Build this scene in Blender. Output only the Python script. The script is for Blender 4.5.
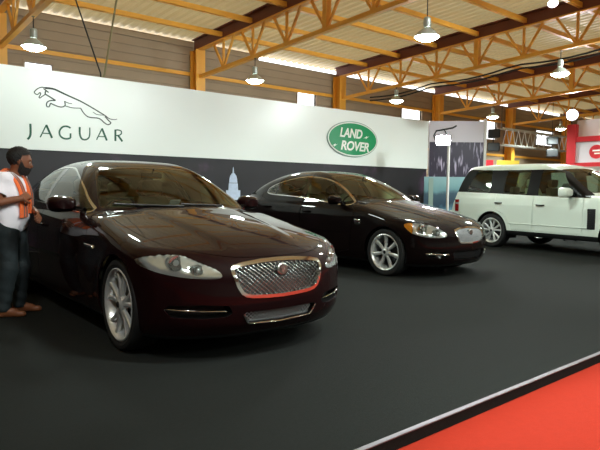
import bpy, bmesh, math, random
import numpy as np
from mathutils import Vector, Matrix
random.seed(7); np.random.seed(7)
PI = math.pi
SC = bpy.context.scene
COL = SC.collection
for _o in list(bpy.data.objects): bpy.data.objects.remove(_o)

# ------------------------------------------------------------------ camera, world, exposure
def set_camera(f_px, yaw, pitch, roll, h):
    yaw, pitch, roll = (math.radians(a) for a in (yaw, pitch, roll))
    d = Vector((math.sin(yaw)*math.cos(pitch), math.cos(yaw)*math.cos(pitch), -math.sin(pitch)))
    r = Vector((math.cos(yaw), -math.sin(yaw), 0)); u = r.cross(d)
    r2 = r*math.cos(roll) + u*math.sin(roll); u2 = u*math.cos(roll) - r*math.sin(roll)
    cd = bpy.data.cameras.new('camera'); cam = bpy.data.objects.new('camera', cd); COL.objects.link(cam)
    M = Matrix((r2, u2, -d)).transposed().to_4x4(); M.translation = (0, 0, h)
    cam.matrix_world = M
    cd.sensor_width = 36; cd.sensor_fit = 'HORIZONTAL'; cd.lens = f_px/600*36; cd.clip_start = .05; cd.clip_end = 300
    SC.camera = cam
set_camera(570, 39.74, 3.58, .59, 1.236)
SC.view_settings.view_transform = 'Standard'; SC.view_settings.look = 'None'
SC.view_settings.exposure = 0.5; SC.view_settings.gamma = 1.0; SC.view_settings.use_curve_mapping = False
SC.cycles.use_denoising = True
SC.cycles.max_bounces = 8; SC.cycles.transparent_max_bounces = 16; SC.cycles.sample_clamp_indirect = 4.0
SC.cycles.caustics_reflective = False; SC.cycles.caustics_refractive = False
world = bpy.data.worlds.new('daylight'); SC.world = world; world.use_nodes = True
bgn = world.node_tree.nodes['Background']; bgn.inputs[0].default_value = (.93, .97, 1, 1); bgn.inputs[1].default_value = 2.2

def area(name, loc, aim, sx, sy, power, col=(1, 1, 1)):
    l = bpy.data.lights.new(name, 'AREA'); l.shape = 'RECTANGLE'; l.size = sx; l.size_y = sy; l.energy = power; l.color = col
    o = bpy.data.objects.new(name, l); COL.objects.link(o); o.location = loc
    o.rotation_euler = (Vector(aim) - Vector(loc)).to_track_quat('-Z', 'Y').to_euler()
    return o

# ------------------------------------------------------------------ materials
def lin(h):
    h = h.lstrip('#'); c = [int(h[i:i+2], 16)/255 for i in (0, 2, 4)]
    return tuple(x/12.92 if x <= .04045 else ((x+.055)/1.055)**2.4 for x in c) + (1,)
MATS = {}
def mat(name, col, rough=.5, metal=0, coat=0, emit=None, strength=0, var=0, vscale=8, bump=0, bscale=60, spec=.5, sheen=0):
    m = bpy.data.materials.new(name); m.use_nodes = True; nt = m.node_tree; b = nt.nodes['Principled BSDF']
    c = lin(col) if isinstance(col, str) else tuple(col) + (1,)
    b.inputs['Base Color'].default_value = c; b.inputs['Roughness'].default_value = rough; b.inputs['Metallic'].default_value = metal
    b.inputs['Coat Weight'].default_value = coat; b.inputs['Coat Roughness'].default_value = .02; b.inputs['Coat IOR'].default_value = 1.25; b.inputs['Specular IOR Level'].default_value = spec
    b.inputs['Sheen Weight'].default_value = sheen
    if emit: b.inputs['Emission Color'].default_value = lin(emit); b.inputs['Emission Strength'].default_value = strength
    if var or bump:
        tc = nt.nodes.new('ShaderNodeTexCoord')
    if var:
        n = nt.nodes.new('ShaderNodeTexNoise'); n.inputs['Scale'].default_value = vscale; n.inputs['Detail'].default_value = 5
        nt.links.new(tc.outputs['Object'], n.inputs['Vector'])
        mx = nt.nodes.new('ShaderNodeMix'); mx.data_type = 'RGBA'
        mx.inputs['A'].default_value = tuple(x*(1-var) for x in c[:3]) + (1,); mx.inputs['B'].default_value = tuple(min(1, x*(1+var)) for x in c[:3]) + (1,)
        nt.links.new(n.outputs['Fac'], mx.inputs['Factor']); nt.links.new(mx.outputs['Result'], b.inputs['Base Color'])
    if bump:
        n2 = nt.nodes.new('ShaderNodeTexNoise'); n2.inputs['Scale'].default_value = bscale; n2.inputs['Detail'].default_value = 4
        nt.links.new(tc.outputs['Object'], n2.inputs['Vector'])
        bp = nt.nodes.new('ShaderNodeBump'); bp.inputs['Strength'].default_value = bump; bp.inputs['Distance'].default_value = .02
        nt.links.new(n2.outputs['Fac'], bp.inputs['Height']); nt.links.new(bp.outputs['Normal'], b.inputs['Normal'])
    MATS[name] = m
    return m
def glass_mat(name, tint, refl=.06, tr=.85):
    """thin window pane: clear or tinted see-through sheet with a Fresnel reflection"""
    m = bpy.data.materials.new(name); m.use_nodes = True; nt = m.node_tree; nt.nodes.clear()
    out = nt.nodes.new('ShaderNodeOutputMaterial'); t = nt.nodes.new('ShaderNodeBsdfTransparent'); g = nt.nodes.new('ShaderNodeBsdfGlossy')
    t.inputs[0].default_value = tuple(lin(tint)[:3]) + (1,); g.inputs['Roughness'].default_value = .01; g.inputs[0].default_value = (1, 1, 1, 1)
    lw = nt.nodes.new('ShaderNodeFresnel'); lw.inputs[0].default_value = 1.55
    mx = nt.nodes.new('ShaderNodeMixShader'); nt.links.new(lw.outputs[0], mx.inputs[0])
    nt.links.new(t.outputs[0], mx.inputs[1]); nt.links.new(g.outputs[0], mx.inputs[2]); nt.links.new(mx.outputs[0], out.inputs[0])
    MATS[name] = m
    return m

mat('burgundy_paint', (.0075, .0011, .0014), .55, .0, 1.0, spec=.05)
mat('dark_brown_paint', (.0038, .0011, .0011), .55, .0, 1.0, spec=.05)
mat('white_paint', '#d3dcd2', .30, 0, .8)
mat('chrome', '#d8d8d4', .10, 1)
mat('satin_metal', '#aeb2b0', .26, 1)
mat('alloy', '#e2e4e3', .30, .6, .3)
mat('dark_metal', '#3a3a3c', .4, .8)
mat('rubber', '#131314', .75, var=.2, vscale=30)
mat('black_plastic', '#0c0c0d', .45)
mat('gloss_black', '#050506', .12, 0, .8)
mat('tan_leather', '#b79f7c', .55, var=.08, vscale=20)
mat('beige_leather', '#c9bb9c', .55, var=.08, vscale=20)
mat('dark_trim', '#1c1613', .6)
mat('lamp_chrome', '#f4f9f7', .16, .7)
mat('mesh_grey', '#9a9d9f', .45, .3)
mat('amber', '#ff9a1e', .2, 0, .5)
mat('red_lens', '#8a0f10', .2, 0, .5)
mat('badge_red', '#5c4c45', .3, .5)
mat('paper', '#b5aeb6', .9)
mat('orange_steel', '#eeaa40', .40, .0, .25, var=.12, vscale=3)
mat('maroon_steel', '#6e3420', .5, var=.15, vscale=3)
def roof_mat():
    # roof sheet with added translucency, so daylight brightens the ceiling
    m = mat('roof_sheet', '#b9a27f', .5, 0, var=.10, vscale=.8); nt = m.node_tree; b = nt.nodes['Principled BSDF']; out = nt.nodes['Material Output']
    t = nt.nodes.new('ShaderNodeBsdfTranslucent'); t.inputs[0].default_value = (.76, .60, .29, 1)
    mx = nt.nodes.new('ShaderNodeMixShader'); mx.inputs[0].default_value = .125
    nt.links.new(b.outputs[0], mx.inputs[1]); nt.links.new(t.outputs[0], mx.inputs[2]); nt.links.new(mx.outputs[0], out.inputs[0])
roof_mat()
mat('concrete', '#6f6a64', .85, var=.15, vscale=2)
mat('wall_cladding', '#a08b76', .7, var=.12, vscale=1.2)
mat('hall_wall', '#54392a', .85, var=.1, vscale=1)
mat('fascia_white', '#f1f7f3', .30, 0, 0, spec=.6)
mat('pillar_black', '#070708', .4, spec=.15)
mat('black_panel', '#17161a', .6)
mat('logo_green', '#0c5540', .5)
mat('logo_ink', '#24302e', .5)
mat('badge_green', '#00935a', .35, 0, .3)
mat('badge_white', '#eef2ea', .4)
mat('badge_rim', '#8fa39a', .4)
mat('black_carpet', (.0155, .0168, .0158), .95, var=.25, vscale=45, bump=.4, bscale=500, spec=.1)
mat('red_carpet', '#aa3020', .95, var=.10, vscale=30, bump=.4, bscale=400, spec=.1)
mat('aluminium', '#77747a', .42, .8)
mat('lamp_body', '#b9c0ba', .4, .4)
mat('lamp_glow', '#ffffff', .5, emit='#eafff2', strength=28)
mat('flood_glow', '#ffffff', .5, emit='#fbf2ff', strength=60)
mat('cable_black', '#14100e', .6)
mat('rope', '#8d8460', .8)
mat('red_paint', '#c3202c', .45, 0, .2)
mat('panel_white', '#d9d6d2', .5)
mat('panel_grey', '#cdc6cf', .5)
mat('yellow_print', '#e6c44a', .6)
mat('skin', '#7d4a30', .55, var=.1, vscale=25)
mat('skin_light', '#a46d50', .55, var=.08, vscale=25)
mat('hair', '#0d0a0a', .6, bump=.5, bscale=180)
mat('beard', '#120c0b', .7, bump=.5, bscale=220)
mat('tshirt', '#f3ecf5', .85, bump=.25, bscale=14)
mat('denim', '#1b2428', .85, var=.25, vscale=16, bump=.3, bscale=40)
mat('scarf_orange', '#f47038', .85, bump=.3, bscale=70)
mat('scarf_grey', '#7b706e', .85)
mat('leather_brown', '#8a5436', .5)
mat('eye_white', '#e8e2da', .3)
mat('eye_dark', '#120b08', .2)
mat('cloth_dark', '#26252c', .85); mat('cloth_green', '#2f5a46', .85); mat('cloth_pink', '#b08a88', .85); mat('cloth_teal', '#2f7f7a', .85)
glass_mat('car_glass', '#b9cfc2'); glass_mat('tint_glass', '#8ba59a'); glass_mat('lens_glass', '#f4f6f6')

# ------------------------------------------------------------------ object bookkeeping
def tag(o, label=None, cat=None, group=None, kind=None):
    if label: o['label'] = label
    if cat: o['category'] = cat
    if group: o['group'] = group
    if kind: o['kind'] = kind
    return o
def empty(name, loc=(0, 0, 0), rz=0):
    o = bpy.data.objects.new(name, None); COL.objects.link(o); o.location = loc; o.rotation_euler = (0, 0, rz); o.empty_display_size = .2
    return o
def link(name, me, m=None, parent=None, loc=None):
    o = bpy.data.objects.new(name, me); COL.objects.link(o)
    if m is not None: me.materials.append(MATS[m] if isinstance(m, str) else m)
    if parent is not None: o.parent = parent
    if loc is not None: o.location = loc
    return o
def copy_tree(o, parent=None):
    c = o.copy(); COL.objects.link(c)
    if parent is not None: c.parent = parent
    for ch in list(o.children): copy_tree(ch, c)
    return c

class MB:
    """collects simple shaped pieces into one mesh"""
    def __init__(s): s.v = []; s.f = []
    def add(s, V, F):
        n = len(s.v); s.v += [tuple(p) for p in V]; s.f += [tuple(i + n for i in q) for q in F]; return s
    def box(s, lo, hi):
        (a, b, c), (d, e, f) = lo, hi
        return s.add([(a,b,c),(d,b,c),(d,e,c),(a,e,c),(a,b,f),(d,b,f),(d,e,f),(a,e,f)],
                     [(0,3,2,1),(4,5,6,7),(0,1,5,4),(1,2,6,5),(2,3,7,6),(3,0,4,7)])
    def bar(s, p, q, w, h, up=(0, 0, 1)):
        """rectangular bar from p to q, w across, h along up"""
        p = Vector(p); q = Vector(q); d = (q-p).normalized(); x = d.cross(Vector(up))
        if x.length < 1e-4: x = d.cross(Vector((1, 0, 0)))
        x.normalize(); y = x.cross(d)
        V = [c + x*a*w/2 + y*b*h/2 for c in (p, q) for a, b in ((-1, -1), (1, -1), (1, 1), (-1, 1))]
        return s.add(V, [(3,2,1,0),(4,5,6,7),(0,1,5,4),(1,2,6,5),(2,3,7,6),(3,0,4,7)])
    def tube(s, pts, r, n=8, cap=True):
        pts = [Vector(p) for p in pts]; R = r if hasattr(r, '__len__') else [r]*len(pts)
        t0 = (pts[1]-pts[0]).normalized(); x = t0.orthogonal().normalized(); V = []; F = []
        for i, p in enumerate(pts):
            t = (pts[min(i+1, len(pts)-1)] - pts[max(i-1, 0)]).normalized()
            x = (x - t*x.dot(t)); x = x.normalized() if x.length > 1e-6 else t.orthogonal().normalized(); y = t.cross(x)
            V += [p + (x*math.cos(2*PI*k/n) + y*math.sin(2*PI*k/n))*R[i] for k in range(n)]
        for i in range(len(pts)-1):
            F += [(i*n+k, i*n+(k+1) % n, (i+1)*n+(k+1) % n, (i+1)*n+k) for k in range(n)]
        if cap: F += [tuple(range(n-1, -1, -1)), tuple((len(pts)-1)*n + k for k in range(n))]
        return s.add(V, F)
    def lathe(s, prof, n=32, axis='z', origin=(0, 0, 0), closed=False):
        V = []; F = []; m = len(prof)
        for k in range(n):
            a = 2*PI*k/n; c, d = math.cos(a), math.sin(a)
            for r, h in prof:
                p = (r*c, r*d, h) if axis == 'z' else ((r*c, h, r*d) if axis == 'y' else (h, r*c, r*d))
                V.append(tuple(p[i]+origin[i] for i in range(3)))
        for k in range(n):
            for i in range(m if closed else m-1):
                j = (i+1) % m; k2 = (k+1) % n
                F.append((k*m+i, k*m+j, k2*m+j, k2*m+i))
        return s.add(V, F)
    def loft(s, rings, caps=True):
        n = len(rings[0]); V = [p for r in rings for p in r]; F = []
        for i in range(len(rings)-1):
            F += [(i*n+k, i*n+(k+1) % n, (i+1)*n+(k+1) % n, (i+1)*n+k) for k in range(n)]
        if caps: F += [tuple(range(n-1, -1, -1)), tuple((len(rings)-1)*n + k for k in range(n))]
        return s.add(V, F)
    def prism(s, poly, fn, d0, d1):
        """2-D polygon extruded; fn(x, y, d) gives the point"""
        n = len(poly); V = [fn(x, y, d0) for x, y in poly] + [fn(x, y, d1) for x, y in poly]
        F = [tuple(range(n-1, -1, -1)), tuple(range(n, 2*n))] + [(k, (k+1) % n, n+(k+1) % n, n+k) for k in range(n)]
        return s.add(V, F)
    def build(s, name, m, parent=None, loc=None, bevel=0, seg=2, angle=35, sub=0):
        me = bpy.data.meshes.new(name); bm = bmesh.new()
        vs = [bm.verts.new(p) for p in s.v]
        for q in s.f:
            try: bm.faces.new([vs[i] for i in q])
            except ValueError: pass
        bmesh.ops.remove_doubles(bm, verts=bm.verts, dist=1e-5)
        bmesh.ops.recalc_face_normals(bm, faces=bm.faces)
        if bevel:
            ed = [e for e in bm.edges if len(e.link_faces) == 2 and e.calc_face_angle(0) > .6]
            bmesh.ops.bevel(bm, geom=ed, offset=bevel, segments=seg, affect='EDGES', clamp_overlap=True, profile=.6)
        for f in bm.faces: f.smooth = True
        for e in bm.edges: e.smooth = len(e.link_faces) == 2 and e.calc_face_angle(0) < math.radians(angle)
        bm.to_mesh(me); bm.free()
        o = link(name, me, m, parent, loc)
        if sub: md = o.modifiers.new('s', 'SUBSURF'); md.levels = md.render_levels = sub
        return o
def rounded_rect(x0, y0, x1, y1, r, n=4):
    P = []
    for cx, cy, a0 in ((x1-r, y1-r, 0), (x0+r, y1-r, 90), (x0+r, y0+r, 180), (x1-r, y0+r, 270)):
        P += [(cx + r*math.cos(math.radians(a0+90*k/n)), cy + r*math.sin(math.radians(a0+90*k/n))) for k in range(n+1)]
    return P
# ------------------------------------------------------------------ the hall
YW = 14.6; X0, X1 = -9.0, 44.0; YB = -12.0; HF = -.085     # cladding wall, hall ends, back wall, level of the hall floor
def zroof(y): return 5.42 + .042*(14.6 - y)
BAYS = [-2.4, 3.08, 8.13, 13.61, 19.09, 24.57, 30.05, 35.5]
S_ = lambda o: tag(o, kind='structure')
S_(MB().box((X0, YB, HF-.1), (X1, YW+.2, HF-.004)).build('floor', 'concrete'))
S_(MB().box((X0, -.35, HF-.004), (X1, 1.9, HF)).build('floor_aisle', 'red_carpet'))
# corrugated roof sheet, ribs running down the slope
def roof():
    m = MB(); xs = []; pitch = .24; x = X0
    while x < X1:
        xs += [(x, 0), (x+.05, .045), (x+.10, .045), (x+.15, 0)]; x += pitch
    V = []; F = []
    ys = [YB, -4, 2, 8, YW+.35]; n = len(xs)
    for y in ys:
        V += [(x, y, zroof(y) + h) for x, h in xs]
    for j in range(len(ys)-1):
        F += [(j*n+i, j*n+i+1, (j+1)*n+i+1, (j+1)*n+i) for i in range(n-1)]
    m.add(V, F); o = m.build('ceiling', 'roof_sheet', angle=20)
    return S_(o)
roof()
# cladding wall with window openings and an open slot under the eave
WINS = [(3.68, 4.30, 3.7, 4.16), (11.95, 12.75, 3.6, 4.42), (17.15, 18.35, 3.6, 4.40), (22.4, 23.8, 3.6, 4.40), (27.4, 29.2, 3.6, 4.32)]
def cladding():
    m = MB()
    def strip(x0, x1, z0, z1):
        z = z0; 
        while z < z1 - 1e-6:                      # horizontal boards, each lapping the next
            zt = min(HF + .22*(math.floor((z-HF)/.22 + 1e-4) + 1), z1)
            m.add([(x0, YW-.03, z), (x1, YW-.03, z), (x1, YW, zt), (x0, YW, zt), (x0, YW+.06, z), (x1, YW+.06, z), (x1, YW+.06, zt), (x0, YW+.06, zt)],
                  [(0,1,2,3), (5,4,7,6), (1,5,6,2), (4,0,3,7), (0,4,5,1), (3,2,6,7)]); z = zt
    x = X0
    for a, b, c, d in WINS:
        strip(x, a, HF, 5.2); strip(a, b, HF, c); strip(a, b, d, 5.2); x = b
    strip(x, X1, HF, 5.2)
    strip(X0, 10.4, 5.2, 5.37); strip(29.9, X1, 5.2, 5.37)
    return S_(m.build('wall_back', 'wall_cladding', angle=10))
cladding()
for i, (a, b, c, d) in enumerate(WINS):
    f = MB()
    for lo, hi in (((a-.04, c-.04), (a, d+.04)), ((b, c-.04), (b+.04, d+.04)), ((a, c-.04), (b, c)), ((a, d), (b, d+.04))):
        f.box((lo[0], YW-.05, lo[1]), (hi[0], YW+.07, hi[1]))
    f.build('window_%d' % (i+1), 'wall_cladding'); S_(bpy.context.scene.objects[-1]) if False else None
    w = [o for o in COL.objects if o.name == 'window_%d' % (i+1)][0]; S_(w)
S_(MB().box((X0-.2, YB, HF), (X0, YW+.2, 6.9)).build('wall_left', 'hall_wall'))
S_(MB().box((X1, YB, HF), (X1+.2, YW+.2, 6.9)).build('wall_right', 'hall_wall'))
S_(MB().box((X0-.2, YB-.2, HF), (X1+.2, YB, 6.9)).build('wall_front', 'hall_wall'))

def column(x):
    m = MB(); m.box((x-.14, 14.16, HF), (x+.14, 14.20, 5.08)).box((x-.14, 14.48, HF), (x+.14, 14.52, 5.08)).box((x-.02, 14.20, HF), (x+.02, 14.48, 5.08))
    return S_(m.build('wall_column', 'orange_steel'))
for x in BAYS: column(x)
def truss(x):
    root = empty('roof_truss', (x, 0, 0)); S_(root)
    yA, yB_ = 14.5, -9.0
    zr = lambda y: zroof(y) - .36
    zb = lambda y: zroof(y) - 1.10
    r = MB(); r.bar((0, yA, zroof(yA)-.20), (0, yB_, zroof(yB_)-.20), .03, .30); r.bar((0, yA, zroof(yA)-.045), (0, yB_, zroof(yB_)-.045), .20, .03)
    r.build('rafter', 'maroon_steel', root)
    t = MB(); t.bar((0, yA, zr(yA)), (0, yB_, zr(yB_)), .16, .035); t.build('top_chord', 'orange_steel', root)
    b = MB(); b.bar((0, 14.3, zb(14.3)), (0, yB_, zb(yB_)), .11, .09); b.build('bottom_chord', 'orange_steel', root)
    y = 12.98
    while y > yB_ + .6:
        wv = .13 if abs(y-8.98) < .2 else .05
        m = MB(); m.bar((0, y, zb(y)), (0, y, zr(y)), wv, wv, up=(1, 0, 0)); m.build('web_post', 'orange_steel', root)
        for s in (-.5, .5):
            m = MB(); m.bar((0, y, zb(y)), (0, y+s, zr(y+s)), .05, .05, up=(1, 0, 0)); m.build('web_brace', 'orange_steel', root)
        y -= 1.333
    return root
for x in BAYS[1:]: truss(x)
y = 13.06
while y > -6:
    m = MB(); z = zroof(y); m.box((X0, y-.045, z-.27), (X1, y-.030, z-.155)).box((X0, y-.030, z-.27), (X1, y+.045, z-.255)).box((X0, y-.030, z-.17), (X1, y+.045, z-.155))
    S_(m.build('roof_purlin', 'orange_steel')); y -= 1.36
for z in (2.9, 4.44):
    S_(MB().box((X0, 14.52, z-.05), (X1, 14.57, z+.05)).build('wall_girt', 'orange_steel'))

# ------------------------------------------------------------------ low stage under the cars
st = tag(empty('display_stage', (0, 0, 0)), 'low wide stage covered in black carpet under the cars', 'stage')
MB().box((X0+.5, 1.855, HF), (30, 10.9, -.001)).build('carpet_top', 'black_carpet', st)
MB().prism([(1.838, -.010), (1.838, -.004), (1.843, -.001), (1.863, -.0005), (1.863, -.0015), (1.856, -.002), (1.856, -.014), (1.848, -.014), (1.848, -.010)], lambda a, b, d: (d, a, b), X0+.5, 30).build('edge_strip', 'aluminium', st)

# ------------------------------------------------------------------ white fascia with the two makers' signs
fa = tag(empty('sign_wall', (5.6, 11.0, 0)), 'long white fascia with cat and oval emblems over a black display wall', 'display wall'); fa['kind'] = 'thing'
FX0, FX1 = X0+.6, 14.2
fp = MB().box((FX0-5.6, 0, 1.90), (FX1-5.6, .12, 3.345)).build('fascia_panel', 'fascia_white', fa)
def night_print():
    m = bpy.data.materials.new('night_print'); m.use_nodes = True; nt = m.node_tree; b = nt.nodes['Principled BSDF']; b.inputs['Roughness'].default_value = .5
    tc = nt.nodes.new('ShaderNodeTexCoord'); n = nt.nodes.new('ShaderNodeTexNoise'); n.inputs['Scale'].default_value = .75; n.inputs['Detail'].default_value = 6
    nt.links.new(tc.outputs['Object'], n.inputs['Vector']); r = nt.nodes.new('ShaderNodeValToRGB')
    e = r.color_ramp.elements; e[0].position = .40; e[0].color = lin('#131217'); e[1].position = .72; e[1].color = lin('#5a3a58')
    e2 = r.color_ramp.elements.new(.57); e2.color = lin('#1d1a21')
    nt.links.new(n.outputs['Fac'], r.inputs[0]); nt.links.new(r.outputs[0], b.inputs['Base Color']); MATS['night_print'] = m
night_print()
lp = MB().box((FX0-5.6, .03, 0), (FX1-5.6, .10, 1.90)).build('night_picture_panel', 'night_print', fa)
lp['label'] = 'black printed panel of a city at night'
W0 = lambda x, z, d: (x-5.6, -d, z)
def dome():
    m = MB()
    rr = [(6.98, 1.05), (7.36, 1.05), (7.36, 1.20), (6.98, 1.20)]
    m.prism(rr, W0, -.03, -.022)
    m.prism([(7.04, 1.20), (7.30, 1.20), (7.29, 1.36), (7.05, 1.36)], W0, -.03, -.022)
    m.prism([(7.06, 1.37), (7.28, 1.37), (7.27, 1.47), (7.25, 1.53), (7.21, 1.58), (7.17, 1.60), (7.13, 1.58), (7.09, 1.53), (7.07, 1.47)], W0, -.03, -.022)
    m.prism([(7.15, 1.60), (7.19, 1.60), (7.18, 1.69), (7.17, 1.73), (7.16, 1.69)], W0, -.03, -.022)
    m.prism([(6.75, .98), (7.62, .98), (7.62, 1.05), (6.75, 1.05)], W0, -.03, -.022)
    mat('print_blue', '#b3c0d6', .5, var=.25, vscale=14)
    o = m.build('printed_dome', 'print_blue', lp)
dome()
def ribbon(m, pts, w, depth=.006, fn=W0):
    """stroke of varying width along a 2-D polyline"""
    p = [Vector(q) for q in pts]
    if len(p) > 2:                                # smooth the polyline
        q = []
        for i in range(len(p)-1):
            a, b, c, d = p[max(i-1, 0)], p[i], p[i+1], p[min(i+2, len(p)-1)]
            for t in (0, .25, .5, .75):
                q.append(.5*((2*b) + (c-a)*t + (2*a-5*b+4*c-d)*t*t + (3*b-a-3*c+d)*t**3))
        p = q + [p[-1]]
    n = len(p); L = []; R = []
    for i in range(n):
        t = (p[min(i+1, n-1)] - p[max(i-1, 0)]).normalized(); nn = Vector((-t.y, t.x)); s = i/(n-1)
        k = w(s) if callable(w) else w
        L.append(p[i] + nn*k/2); R.append(p[i] - nn*k/2)
    for i in range(n-1):
        m.prism([L[i], R[i], R[i+1], L[i+1]], fn, 0, depth)
swell = lambda w: (lambda s: w*(.45 + .75*math.sin(PI*min(max(s, .02), .98))))
CAT = dict(
 back=([(3.111,3.019),(3.197,3.022),(3.284,3.013),(3.39,2.974),(3.55,2.915),(3.732,2.852),(3.919,2.768),(4.109,2.673),(4.206,2.624),(4.284,2.574),(4.364,2.559),(4.444,2.574)], lambda s: .026*(1.15-s) + .006),
 head=([(3.145,3.019),(3.06,3.027),(2.991,2.996),(2.931,2.935),(2.939,2.901),(2.981,2.888),(3.024,2.928),(3.032,2.894),(3.006,2.846),(3.022,2.83),(3.057,2.861),(3.109,2.902)], .016),
 ear=([(3.085,3.007),(3.127,2.976),(3.17,2.945)], .018), cheek=([(3.119,2.966),(3.109,2.911)], .022),
 chest=([(3.109,2.911),(3.195,2.867),(3.29,2.814)], .022),
 fore_leg=([(3.29,2.814),(3.194,2.8),(3.141,2.763),(3.131,2.699),(3.174,2.689),(3.202,2.751),(3.236,2.742),(3.332,2.71),(3.403,2.708),(3.457,2.742),(3.451,2.822)], .019),
 belly=([(3.454,2.735),(3.583,2.711),(3.74,2.719)], .013), shoulder=([(3.458,2.814),(3.512,2.792),(3.585,2.788)], .010),
 hind=([(3.74,2.719),(3.804,2.626),(3.897,2.565),(4.088,2.557),(4.185,2.488),(4.263,2.452),(4.319,2.49),(4.284,2.525),(4.206,2.605)], .019),
 thigh=([(3.974,2.67),(4.051,2.629),(4.186,2.628)], .010))
m = MB()
for k, (p, w) in CAT.items(): ribbon(m, p, w)
o = m.build('leaping_cat_emblem', 'logo_ink', fp); o['label'] = 'leaping cat drawn in dark outline'
LET = [([(2.851,2.356),(2.851,2.193),(2.833,2.12),(2.799,2.077)], .036),
 ([(3.122,2.356),(3.014,2.129)], .020), ([(3.120,2.358),(3.218,2.128)], .036), ([(3.054,2.204),(3.175,2.204)], .018),
 ([(3.551,2.334),(3.488,2.360),(3.407,2.342),(3.352,2.265),(3.36,2.183),(3.421,2.135),(3.493,2.131),(3.547,2.150)], .030), ([(3.547,2.150),(3.549,2.235)], .030),
 ([(3.72,2.366),(3.72,2.235),(3.751,2.153),(3.816,2.133),(3.883,2.171),(3.906,2.248),(3.908,2.369)], lambda s: .036 - .016*s),
 ([(4.144,2.37),(4.035,2.146)], .020), ([(4.142,2.372),(4.236,2.145)], .036), ([(4.075,2.214),(4.201,2.214)], .018),
 ([(4.408,2.368),(4.406,2.146)], .036), ([(4.402,2.358),(4.470,2.365),(4.525,2.345),(4.525,2.295),(4.480,2.262),(4.412,2.255)], .022), ([(4.465,2.256),(4.548,2.146)], .036)]
for k in ((0,), (1, 2, 3), (4, 5), (6,), (7, 8, 9), (10, 11, 12)):
    m = MB()
    for i in k: ribbon(m, *LET[i])
    m.build('letter', 'logo_green', fp)
def oval_badge():
    cx, cz, a, b = 10.955, 2.592, .945, .475
    el = lambda k: [(cx + a*k*math.cos(2*PI*i/64), cz + (b - a*(1-k))*math.sin(2*PI*i/64)) for i in range(64)]
    g = MB(); g.prism(el(1.0), W0, 0, .030); bd = g.build('oval_badge', 'badge_rim', fp, bevel=.004)
    MB().prism(el(.975), W0, .030, .034).build('badge_border', 'badge_white', bd)
    MB().prism(el(.945), W0, .034, .038).build('badge_field', 'badge_green', bd)
    for txt, x, z, s in (('LAND', 10.43, 2.640, .335), ('ROVER', 10.47, 2.305, .335)):
        c = bpy.data.curves.new('t', 'FONT'); c.body = txt; c.size = s; c.shear = .22; c.offset = .009; c.extrude = .003; c.space_character = .96
        t = bpy.data.objects.new('t', c); COL.objects.link(t); bpy.context.view_layer.update()
        me = bpy.data.meshes.new_from_object(t); bpy.data.objects.remove(t)
        w = max(v.co.x for v in me.vertices); k = (.86 if txt == 'LAND' else 1.09)/w
        for v in me.vertices:
            px, py, pz = v.co; v.co = (x + px*k - 5.6 - .02*0, -.041 - pz, z + py*1.0 - (px*k)*.015)
        link('badge_lettering', me, 'badge_white', bd)
    for dx, dz in ((11.44, 2.665), (10.26, 2.395)):
        m = MB(); m.prism([(dx-.11, dz-.03), (dx+.03, dz+.05), (dx+.03, dz+.01), (dx+.11, dz+.045), (dx-.02, dz-.04), (dx-.02, dz-.0)], W0, .038, .044)
        m.build('badge_dash', 'badge_white', bd)
oval_badge()
# ------------------------------------------------------------------ implicit surface engine
def lut(knots, n=1500):
    k = sorted(knots); x = np.array([a for a, b in k], float); y = np.array([b for a, b in k], float)
    h = np.diff(x); d = np.diff(y) / h
    m = np.zeros_like(y); m[0] = d[0]; m[-1] = d[-1]
    for i in range(1, len(y) - 1):
        if d[i-1] * d[i] > 0:
            w1 = 2*h[i] + h[i-1]; w2 = h[i] + 2*h[i-1]
            m[i] = (w1 + w2) / (w1 / d[i-1] + w2 / d[i])
    X = np.linspace(x[0], x[-1], n); i = np.clip(np.searchsorted(x, X) - 1, 0, len(h) - 1)
    t = (X - x[i]) / h[i]
    Y = (2*t**3 - 3*t**2 + 1)*y[i] + (t**3 - 2*t**2 + t)*h[i]*m[i] + (-2*t**3 + 3*t**2)*y[i+1] + (t**3 - t**2)*h[i]*m[i+1]
    ker = np.hanning(61); ker /= ker.sum()
    Yp = np.concatenate([2*Y[0] - Y[30:0:-1], Y, 2*Y[-1] - Y[-2:-32:-1]])
    Y = np.convolve(Yp, ker, 'valid')
    return lambda q: np.interp(q, X, Y)

def smax(a, b, k):
    h = np.maximum(k - np.abs(a - b), 0) / k
    return np.maximum(a, b) + h*h*k*.25

def smin(a, b, k):
    return -smax(-a, -b, k)

def sstep(a, b, x):
    t = np.clip((x - a) / (b - a), 0, 1)
    return t*t*(3 - 2*t)

def grad(f, P, e=.002):
    g = np.empty_like(P)
    for i in range(3):
        d = np.zeros(3); d[i] = e
        g[:, i] = (f(P + d) - f(P - d)) / (2*e)
    return g

def newton(f, P, it=4):
    for _ in range(it):
        g = grad(f, P)
        P = P - np.clip(f(P) / np.maximum((g*g).sum(1), .05), -.03, .03)[:, None] * g
    return P

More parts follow.
